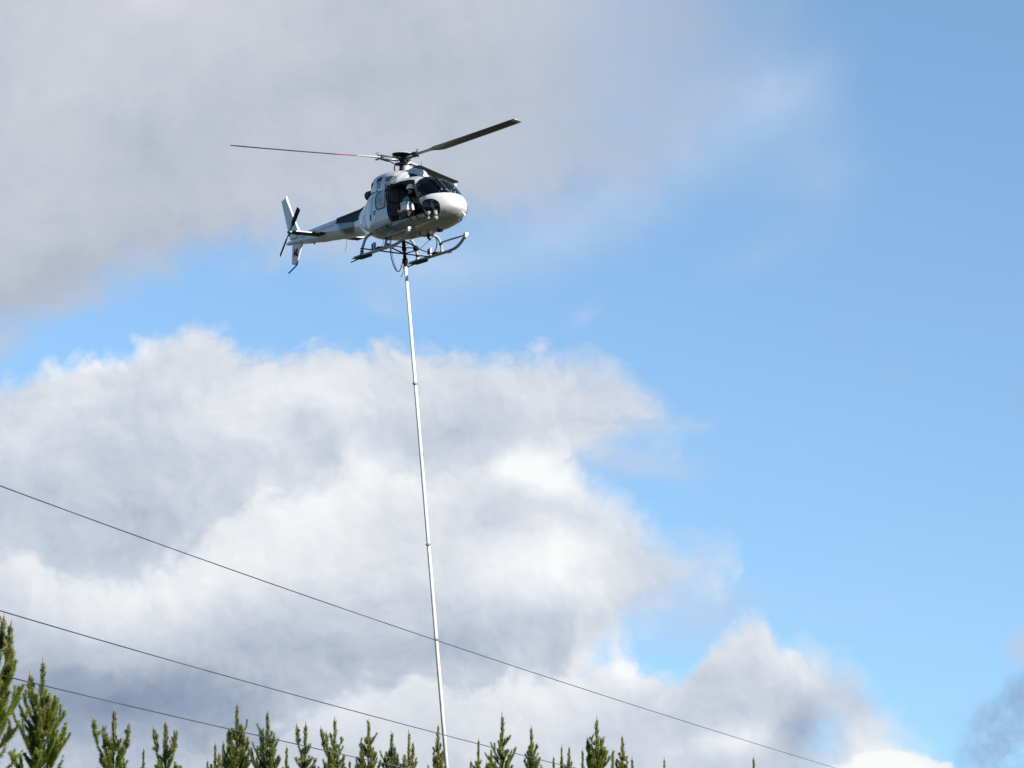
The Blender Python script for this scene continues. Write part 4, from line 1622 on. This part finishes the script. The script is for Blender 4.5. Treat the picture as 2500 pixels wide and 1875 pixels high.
# ---- pilot
def build_pilot():
    J = {'pel': (1.56, -.28, .95, .15), 'bel': (1.57, -.33, 1.08, .145), 'che': (1.56, -.46, 1.26, .15), 'nk0': (1.60, -.55, 1.37, .075), 'nk': (1.63, -.60, 1.43, .058), 'hd': (1.66, -.655, 1.54, .088),
         'sr': (1.58, -.62, 1.34, .072), 'er': (1.74, -.60, 1.12, .052), 'wr': (1.92, -.46, 1.04, .036), 'hr': (1.99, -.41, 1.035, .034),
         'sl': (1.58, -.28, 1.34, .072), 'el': (1.62, -.14, 1.12, .052), 'wl': (1.78, -.18, .97, .036), 'hl': (1.85, -.26, .95, .034),
         'tr': (1.60, -.38, .93, .105), 'kr': (1.98, -.46, .97, .072), 'ar': (2.12, -.50, .68, .048), 'fr': (2.32, -.50, .645, .042),
         'tl': (1.60, -.18, .93, .105), 'kl': (1.98, -.18, .97, .072), 'al': (2.12, -.20, .68, .048), 'fl': (2.32, -.20, .645, .042)}
    E_ = [('pel', 'bel'), ('bel', 'che'), ('che', 'nk0'), ('nk0', 'nk'), ('nk', 'hd'), ('che', 'sr'), ('sr', 'er'), ('er', 'wr'), ('wr', 'hr'), ('che', 'sl'), ('sl', 'el'), ('el', 'wl'), ('wl', 'hl'),
          ('pel', 'tr'), ('tr', 'kr'), ('kr', 'ar'), ('ar', 'fr'), ('pel', 'tl'), ('tl', 'kl'), ('kl', 'al'), ('al', 'fl')]
    # fingers curled round the sticks
    for side, (hx, hy, hz) in (('r', (1.99, -.41, 1.035)), ('l', (1.85, -.26, .95))):
        prev = 'h' + side
        for i in range(4):
            a, b = 'f%s%d' % (side, i), 'g%s%d' % (side, i)
            zz = hz + .03 - .02 * i
            J[a] = (hx + .055, hy + .015, zz, .0105)
            J[b] = (hx + .060 - .01 * (i % 2), hy + .055, zz - .008, .0095)
            E_ += [(prev, a), (a, b)]
        J['t' + side + '0'] = (hx + .02, hy + .035, hz + .035, .011)
        J['t' + side + '1'] = (hx + .055, hy + .050, hz + .045, .010)
        E_ += [(prev, 't' + side + '0'), ('t' + side + '0', 't' + side + '1')]
    keys = list(J)
    me = bpy.data.meshes.new('person')
    me.from_pydata([J[k][:3] for k in keys], [(keys.index(a), keys.index(b)) for a, b in E_], [])
    o = bpy.data.objects.new('person', me)
    col.objects.link(o)
    sk = o.modifiers.new('body', 'SKIN')
    sk.use_smooth_shade = True
    bm_ = me.skin_vertices[0].data if me.skin_vertices else None
    if bm_ is None:
        bm = bmesh.new()
        bm.from_mesh(me)
        bm.verts.layers.skin.verify()
        bm.to_mesh(me)
        bm.free()
        bm_ = me.skin_vertices[0].data
    for i, k in enumerate(keys):
        bm_[i].radius = (J[k][3], J[k][3])
        bm_[i].use_root = (k == 'pel')
    sb = o.modifiers.new('smooth', 'SUBSURF')
    sb.levels = sb.render_levels = 1
    me.materials.append(M['overall'])
    tag(o, 'pilot in white helmet and dark overalls leaning towards the open door', 'person')
    bpy.context.view_layer.update()
    inheli(o)
    hc = Vector((1.665, -.665, 1.575))
    tilt = Matrix.Rotation(R(-14), 3, 'X') @ Matrix.Rotation(R(16), 3, 'Y')

    def part(name, mb_, mat):
        return mb_.build(name, M[mat], o)
    mb = MB()
    vs, fs = [], []
    nA, nB = 28, 14
    for i in range(nB + 1):
        t = R(118) * i / nB
        for k in range(nA):
            a = 2 * math.pi * k / nA
            tt = t
            front = max(0.0, math.cos(a))
            tt = t * (1 - .26 * front)
            p = Vector((.150 * math.sin(tt) * math.cos(a) - .01, .132 * math.sin(tt) * math.sin(a), .142 * math.cos(tt)))
            vs.append(hc + tilt @ p)
    for i in range(nB):
        for k in range(nA):
            fs.append((i * nA + k, (i + 1) * nA + k, (i + 1) * nA + (k + 1) % nA, i * nA + (k + 1) % nA))
    mb.add(vs, fs)
    part('helmet', mb, 'helmet')
    mb = MB()
    fc = Vector((.035, 0, -.075))
    mb.ball((0, 0, 0), .088, 26, sz=(.95, .82, 1.0))
    for i, v in enumerate(mb.v):          # brow, nose, lips and chin pressed out of the one surface
        q = Vector(v)
        if q.x > .03:
            q.x += .026 * math.exp(-((q.y / .014) ** 2 + ((q.z + .005) / .022) ** 2))
            q.x += .010 * math.exp(-((q.y / .026) ** 2 + ((q.z + .042) / .008) ** 2))
            q.x += .010 * math.exp(-((q.y / .024) ** 2 + ((q.z + .072) / .014) ** 2))
            q.x -= .010 * math.exp(-(((abs(q.y) - .030) / .014) ** 2 + ((q.z - .018) / .012) ** 2))
        mb.v[i] = tuple(hc + tilt @ (fc + q))
    part('face', mb, 'skin')
    mb = MB()
    vs, fs = [], []
    for j in range(2):
        for k in range(15):
            a = R(-66 + 132 * k / 14)
            vs.append(hc + tilt @ Vector((.138 * math.cos(a), .125 * math.sin(a), -.005 - .055 * j)))
    for k in range(14):
        fs.append((k, k + 1, 15 + k + 1, 15 + k))
    mb.add(vs, fs)
    part('visor', mb, 'black')
    mb = MB()
    mb.tube(spline([hc + tilt @ Vector((.02, -.128, -.07)), hc + tilt @ Vector((.10, -.105, -.115)), hc + tilt @ Vector((.125, -.02, -.118))], 5), .007, 6)
    mb.ball(hc + tilt @ Vector((.128, -.012, -.118)), .016, 8)
    part('microphone', mb, 'rubber')
    return o


pilot = build_pilot()

# ------------------------------------------------------------------ long pole slung below
top_l = Vector((.06, 0, .28))
pole_top = HM @ top_l
pole_dir = (aim(1085, 1875, 90.0) - aim(983.5, 640, 90.0)).normalized()
pole = empty('sling_pole', pole_top, label='long thin white pole hanging straight down from the black frame under the helicopter', cat='pole')
pole.rotation_euler = Vector((0, 0, -1)).rotation_difference(pole_dir).to_euler()
L_POLE = 17.6
mb = MB()
mb.tube([(0, 0, -.60), (0, 0, -6), (0, 0, -12), (0, 0, -L_POLE)], [.050, .052, .056, .062], 20)
mb.build('pole_tube', M['alu'], pole)
mb = MB()
mb.lathe([(.03, .06), (.06, .03), (.06, -.18), (.075, -.20), (.075, -.27), (.045, -.29), (.045, -.40), (.055, -.41), (.055, -.50), (.085, -.52), (.09, -.64), (.06, -.66), (.05, -.76), (.045, -.86), (.02, -.90)], n=18)
mb.tube([(-.085, 0, -.76), (.085, 0, -.76)], .022, 8)
mb.tube([(-.07, -.02, -.88), (-.12, -.05, -1.0), (-.17, -.06, -1.06)], .010, 6)
mb.build('swivel', M['black'], pole)
mb = MB()
mb.box((.075, 0, -.70), (.05, .05, .10))
mb.box((-.06, 0, -.80), (.05, .06, .07))
mb.apart('swivel_bolt', M['steel'], pole)
for yy in (935, 1327, 1557):
    k = (aim(983.5 + (yy - 640) * 101.5 / 1235, yy, 90.0) - pole_top).length
    mb = MB()
    mb.lathe([(.050, .05), (.062, .04), (.064, .012), (.076, .010), (.076, -.012), (.064, -.014), (.062, -.045), (.050, -.055)], (0, 0, -k), n=18)
    pc = mb.build('pole_coupling', M['skid'], pole)
    mb = MB()
    mb.tube([(-.092, .02, -k), (-.070, .02, -k)], .013, 6)
    mb.tube([(.092, -.02, -k), (.070, -.02, -k)], .013, 6)
    mb.apart('coupling_lug', M['steel'], pc)

# ------------------------------------------------------------------ overhead wires
def wire(y0, a, k, label, x0, x1):
    pts = []
    for i in range(41):
        x = x0 + (x1 - x0) * i / 40.0
        inv = .0200 - .0057 * x / 1000.0
        pts.append(aim(x, y0 + a * x - k * x * x, 1.0 / inv))
    o = Vector(pts[20])
    mb = MB()
    mb.tube([p - o for p in pts], .0105, 8)
    w_ = mb.build('overhead_wire', M['wire'], None, label, 'wire', 'overhead wires crossing the view')
    w_.location = o


wire(1186, .372, 1.67e-5, 'highest of the three overhead wires, crossing the pole well above the treetops', -900, 2750)
wire(1491, .298, 1.68e-5, 'middle overhead wire, crossing the pole just above the treetops', -900, 1900)
wire(1648, .2427, 1.30e-5, 'lowest overhead wire, running across the tops of the pines', -900, 1500)


# ------------------------------------------------------------------ pines
def shoot_needles(V, F, path, r_of, dens, nl, rg, width=.011, tipfrac=0.0):
    """needles bristling forward along a twig; path is a list of points, r_of(t) scales needle length"""
    P = np.array(path)
    seg = np.linalg.norm(np.diff(P, axis=0), axis=1)
    cum = np.concatenate([[0], np.cumsum(seg)])
    L_ = cum[-1]
    n = max(4, int(L_ * dens))
    t = rg.random(n) * (1 - tipfrac)
    s = t * L_
    idx = np.clip(np.searchsorted(cum, s) - 1, 0, len(seg) - 1)
    f = ((s - cum[idx]) / np.maximum(seg[idx], 1e-6))[:, None]
    base = P[idx] * (1 - f) + P[idx + 1] * f
    ax = (P[idx + 1] - P[idx]) / np.maximum(seg[idx], 1e-6)[:, None]
    ref = np.where(np.abs(ax[:, 2:3]) > .9, np.array([[1., 0, 0]]), np.array([[0, 0, 1.]]))
    u = np.cross(ax, ref)
    u /= np.linalg.norm(u, axis=1)[:, None]
    w = np.cross(ax, u)
    ph = rg.random(n) * 2 * np.pi
    rad = u * np.cos(ph)[:, None] + w * np.sin(ph)[:, None]
    ang = np.radians(26 + 34 * rg.random(n))[:, None]
    d = ax * np.cos(ang) + rad * np.sin(ang)
    ln = (nl * (.7 + .5 * rg.random(n)) * np.array([r_of(q) for q in t]))[:, None]
    side = np.cross(d, rad + .3 * rg.standard_normal((n, 3)))
    side /= np.maximum(np.linalg.norm(side, axis=1), 1e-6)[:, None]
    wd = (width * (.7 + .6 * rg.random(n)))[:, None]
    a = base + side * wd * .5
    b = base - side * wd * .5
    c = base + d * ln + np.array([[0, 0, -.012]]) * ln / .1
    o = V[1]
    V[0].append(np.concatenate([a, b, c]))
    i = np.arange(n)
    F.append(np.stack([o + i, o + n + i, o + 2 * n + i], 1))
    V[1] += 3 * n


def bend(p, d, length, up, n=5):
    """a twig that starts along d and turns upwards"""
    pts = [np.array(p, float)]
    d = np.array(d, float)
    d /= np.linalg.norm(d)
    for i in range(n):
        d = d + np.array([0, 0, up / n])
        d /= np.linalg.norm(d)
        pts.append(pts[-1] + d * length / n)
    return pts


def make_pine(h, spread, leaders, seed, detail=1.0, deep=False, visible=3.6):
    """mesh data of one young pine: trunk, crown of needles, tan candles at the tips. leaders: (dx, dy, z) of extra tops"""
    rg = np.random.default_rng(seed)
    V, F = [[], 0], []
    wood, bud = MB(), MB()
    low = h - visible

    def candle(tip, d, s=1.0):
        d = np.array(d) / np.linalg.norm(d)
        tip = np.array(tip)
        L_ = .17 * s * (.7 + .6 * rg.random())
        bud.tube([tuple(tip - d * .08), tuple(tip + d * L_ * .6), tuple(tip + d * L_)], [.012 * s, .010 * s, .003], 4)
        for q in range(int(2 + 3 * rg.random())):
            a = rg.random() * 6.283
            e = d * .9 + np.array([math.cos(a), math.sin(a), 0]) * .28
            bud.tube([tuple(tip - d * .05), tuple(tip + e * L_ * .55)], [.010 * s, .003], 3)

    def stem_top(base, tip, first):
        """one leading stem: bristly leader above, whorls of rising branches below"""
        base, tip = np.array(base, float), np.array(tip, float)
        ln = np.linalg.norm(tip - base)
        ax = (tip - base) / ln
        wob = rg.normal(0, .02, 2)
        path = [base + ax * ln * t + np.array([wob[0], wob[1], 0]) * math.sin(t * 5) for t in np.linspace(0, 1, 25)]
        lead = max(.5, min(1.45, ln * .40)) * (.9 + .25 * rg.random())
        lead = lead if first else min(ln, max(lead, ln * .97))
        k0 = int(24 * (1 - lead / ln))
        ll = path[max(0, k0):]
        shoot_needles(V, F, ll, lambda t: (.72 + .40 * (1 - t)) * (.5 if t > .90 else 1), 950 * detail, .19, rg, .0105, .03)
        candle(path[-1], ax, 1.3)
        for t in (.97, .94, .90, .86, .82, .78):
            for q in range(2):
                a = rg.random() * 6.283
                r_ = .035 + .03 * rg.random()
                candle(base + ax * ln * (1 - (1 - t) * lead / ln * 3.2) + np.array([math.cos(a) * r_, math.sin(a) * r_, 0]), ax + np.array([math.cos(a), math.sin(a), 0]) * .35, .75)
        # short spurs on the leader
        for t in np.arange(1 - lead / ln * .95, 1 - lead / ln * .12, .12 / max(ln, .5)):
            for q in range(1 + int(rg.random() * 2.4)):
                a = rg.random() * 6.283
                p = base + ax * ln * t
                d = np.array([math.cos(a) * .45, math.sin(a) * .45, 1.0])
                L_ = (.14 + .26 * (1 - t) / max(lead / ln, .1)) * (.6 + .7 * rg.random())
                pp = bend(p, d, L_, .4, 3)
                shoot_needles(V, F, pp, lambda t: .8, 420 * detail, .11, rg, .009)
                if rg.random() < .35:
                    candle(pp[-1], pp[-1] - pp[-2], .6)
        return path, ax, ln, lead

    apex = np.array([0, 0, h])
    path, ax, ln, lead = stem_top((0, 0, 0), apex, True)
    wood.tube([(rg.normal(0, .01), rg.normal(0, .01), z) for z in np.linspace(0, h - .05, 10)], [max(.008, .016 * (h - z)) for z in np.linspace(0, h - .05, 10)], 7)
    stems = [(np.zeros(3), apex, lead, spread)]
    for (dx, dy, z) in leaders:
        b = np.array([0, 0, max(.8, z - 1.5 - abs(dx) * .6)])
        t_ = np.array([dx, dy, z])
        mid = b * .45 + t_ * .55 + np.array([dx * .22, dy * .22, -.12])
        wood.tube([tuple(b), tuple(mid), tuple(t_ - np.array([0, 0, .05]))], [.035, .024, .008], 6)
        stem_top(mid, t_, False)
        shoot_needles(V, F, [b + (mid - b) * .25, b + (mid - b) * .6 + np.array([0, 0, -.06]), mid], lambda t: 1.0, 420 * detail, .15, rg, .0155)
        stems.append((mid, t_, .40, spread * .50))
    for si, (b, t_, ld, sp) in enumerate(stems):
        z = t_[2] - ld * .98
        zmin = max(b[2] + .05, .7)
        while z > zmin:
            depth = t_[2] - z
            near = depth < visible + .4
            nb = int(3 + rg.random() * 3) + (1 if depth > 1.5 else 0)
            a0 = rg.random() * 6.283
            fr = (z - b[2]) / max(t_[2] - b[2], .1)
            c = b + (t_ - b) * fr
            blen = sp * (.20 + 1.15 * min(1.0, depth / 2.9) ** 1.0)
            for q in range(nb):
                a = a0 + q * 6.283 / nb + rg.normal(0, .22)
                L_ = blen * (.45 + .90 * rg.random())
                el_ = .38 + .50 * rg.random() - .12 * min(1, depth / 3)
                pp = bend(c + np.array([0, 0, rg.normal(0, .05)]), (math.cos(a), math.sin(a), el_), L_, 1.0, 5)
                wood.tube([tuple(x) for x in pp], [max(.005, .020 * L_ * (1 - i / 5.5)) for i in range(6)], 4, caps=False)
                dn = (540 if near else 90) * detail
                wd = .0105 if near else .03
                shoot_needles(V, F, pp[1:], lambda t: .85 + .30 * (1 - t), dn * 1.35, .15, rg, wd)
                if near and rg.random() < .9:
                    candle(pp[-1], pp[-1] - pp[-2], .7)
                ns = 1 + int(L_ * 4.0) if near else 1 + int(L_ * 1.2)
                for w_ in range(ns):
                    k = 1 + int(rg.random() * 3.6)
                    f = rg.random()
                    p = pp[k] * (1 - f) + pp[k + 1] * f
                    e = (pp[k + 1] - pp[k])
                    e = e / np.linalg.norm(e) + rg.normal(0, .45, 3) * np.array([1, 1, .5]) + np.array([0, 0, .25])
                    q2 = bend(p, e, L_ * (.25 + .25 * rg.random()), .8, 3)
                    shoot_needles(V, F, q2, lambda t: .95, dn * 1.35, .14, rg, wd)
                    if near and rg.random() < .6:
                        candle(q2[-1], q2[-1] - q2[-2], .55)
            z -= (.30 + .22 * rg.random()) * ((.62 if depth > 1.6 else 1) if near else 1.2)
    verts = np.concatenate(V[0])
    faces = np.concatenate(F)
    me = bpy.data.meshes.new('crown')
    me.vertices.add(len(verts))
    me.vertices.foreach_set('co', verts.astype(np.float32).ravel())
    me.loops.add(len(faces) * 3)
    me.loops.foreach_set('vertex_index', faces.astype(np.int32).ravel())
    me.polygons.add(len(faces))
    me.polygons.foreach_set('loop_start', np.arange(0, len(faces) * 3, 3, dtype=np.int32))
    me.update(calc_edges=True)
    me.materials.append(M[('needle_a', 'needle_b', 'needle_c')[int(deep)]])
    return me, wood, bud


def plant_pine(spec, proto, scale, rotz, label):
    x, y, D = spec
    top = aim(x, y, D)
    t = empty('pine_tree', (top.x, top.y, 0), label=label, cat='tree', group='young pines along the foot of the sky')
    me, wood, bud, h = proto
    k = top.z / h
    t.rotation_euler = (0, 0, rotz)
    for nm, data in (('trunk', wood), ('crown', me), ('candles', bud)):
        o = bpy.data.objects.new(nm, data)
        col.objects.link(o)
        o.parent = t
        if nm == 'candles':
            o['kind'] = 'stuff'
        o.scale = (k * scale, k * scale, k)
    return t


def proto(h, spread, leaders, seed, **kw):
    me, wood, bud = make_pine(h, spread, leaders, seed, **kw)
    a = wood.build('trunk', M['bark'])
    b = bud.build('candles', M['bud'])
    da, db = a.data, b.data
    bpy.data.objects.remove(a)
    bpy.data.objects.remove(b)
    return (me, da, db, h)


def px_off(D, dx):
    return dx / (FOCAL_PX / D)


def own(x, y, D, spread, extra, seed, **kw):
    """a pine with its own shape: extra tops given where they are seen"""
    top = aim(x, y, D)
    ld = []
    for i, (ex, ey) in enumerate(extra):
        q = aim(ex, ey, D)
        ld.append((q.x - top.x, (-1) ** i * .18, q.z))
    return proto(top.z, spread, ld, seed, **kw)


G = 'pine'
near = [((-14, 1485, 78), .70, [(6, 1512), (31, 1532), (29, 1588)], 11, 'tall pine cut by the left edge of the picture, nearest of the row'),
        ((105, 1617, 96), .86, [(71, 1650), (139, 1708)], 42, 'bushy pine with a tall brown-tipped leader, second from the left edge'),
        ((280, 1733, 112), .62, [(226, 1754), (318, 1770), (252, 1778)], 13, 'broad pine with three tops, alone left of the gap'),
        ((405, 1763, 116), .62, [(376, 1780), (431, 1786)], 14, 'pine with three thin tops, fourth from the left edge')]
for spec, sp, ex, sd, lab in near:
    plant_pine(spec, own(*spec, sp, ex, sd, detail=1.25), 1.0, 0, lab)
single = [proto(7.0, .66, [], 21, visible=3.4), proto(7.0, .74, [], 22, visible=3.4, deep=1), proto(7.0, .54, [], 23, visible=3.2, deep=2), proto(6.6, .50, [], 24, visible=2.6, deep=1),
          proto(6.6, .42, [], 25, visible=2.6, deep=2), proto(7.0, .62, [], 26, visible=3.2), proto(7.0, .60, [(.30, .1, 6.1)], 27, visible=3.2), proto(6.8, .56, [(-.25, -.1, 6.2)], 28, visible=3.0, deep=2),
          proto(6.6, .46, [], 29, visible=2.6)]
fork = own(746, 1767, 140, .55, [(724, 1774)], 31)
twin = own(818.5, 1755, 140, .58, [(784, 1779), (797, 1792)], 32)
spire = own(579.5, 1718, 140, .66, [(559, 1790), (598, 1792)], 33)
crowded = own(1457, 1756, 146, .72, [(1435, 1808)], 34)
row = [(579.5, 1718, 140, spire, 'tallest slender pine left of the pole, crossed by the lowest wire'),
       (653, 1742, 140, single[1], 'narrow pine next to the right of the tallest one'),
       (746, 1767, 140, fork, 'pine with a bent side shoot pointing up to the left'),
       (818.5, 1755, 140, twin, 'twin-topped pine standing right of the bent one'),
       (899.6, 1760, 142, single[5], 'slim pine alone in the gap right of the twin-topped one'),
       (957, 1791, 144, single[1], 'low pine second to the left of the pole'),
       (999, 1788, 144, single[7], 'low pine with pale shoots just left of the pole'),
       (1069, 1772, 142, single[2], 'pine whose top stands directly behind the foot of the pole'),
       (1168, 1807, 150, single[8], 'thin pine first to the right of the pole'),
       (1227, 1747, 142, single[0], 'tall pine right of the pole, crossed by the middle wire'),
       (1297, 1778, 144, single[6], 'dark pine just right of the tall one crossed by the middle wire'),
       (1457, 1756, 146, crowded, 'broadest pine on the right half, with crowded dark branches'),
       (1520, 1799, 150, single[2], 'narrow pine right of the broadest one'),
       (526, 1816, 150, single[7], 'small pine left of the tallest slender one'),
       (546, 1813, 158, single[3], 'small dark pine close against the tallest slender one'),
       (700, 1824, 156, single[8], 'small pine in the gap before the bent-shoot pine'),
       (351, 1830, 150, single[3], 'small dark pine between the two three-topped pines'),
       (507, 1858, 156, single[4], 'lowest pine tip left of the slender group'),
       (1149, 1859, 160, single[3], 'lowest tip right beside the pole'),
       (1199, 1830, 156, single[6], 'small pine leaning on the left side of the tall one crossed by the middle wire'),
       (1352, 1850, 162, single[4], 'small tan tip, first of three in a row'),
       (1371, 1823, 160, single[7], 'tan pine tip, middle of three in a row'),
       (1389, 1825, 162, single[2], 'tan pine tip, last of three in a row'),
       (1422, 1832, 158, single[3], 'small pine at the left side of the broadest one'),
       (1496, 1834, 160, single[4], 'small tip between the broadest pine and its narrow neighbour'),
       (1543, 1852, 164, single[3], 'small tip to the right of the narrow pine'),
       (1622, 1854, 168, single[8], 'lone pine tip far right of the row'),
       (1840, 1850, 172, single[4], 'last pine tip on the right, alone under the highest wire'),
       (854, 1858, 160, single[3], 'lowest tip right of the twin-topped pine')]
for i, (x, y, D, pr, lab) in enumerate(row):
    custom = pr in (spire, fork, twin, crowded)
    plant_pine((x, y, D), pr, 1.0 if custom else .9 + .2 * rng.random(), 0 if custom else rng.random() * 6.28, lab)
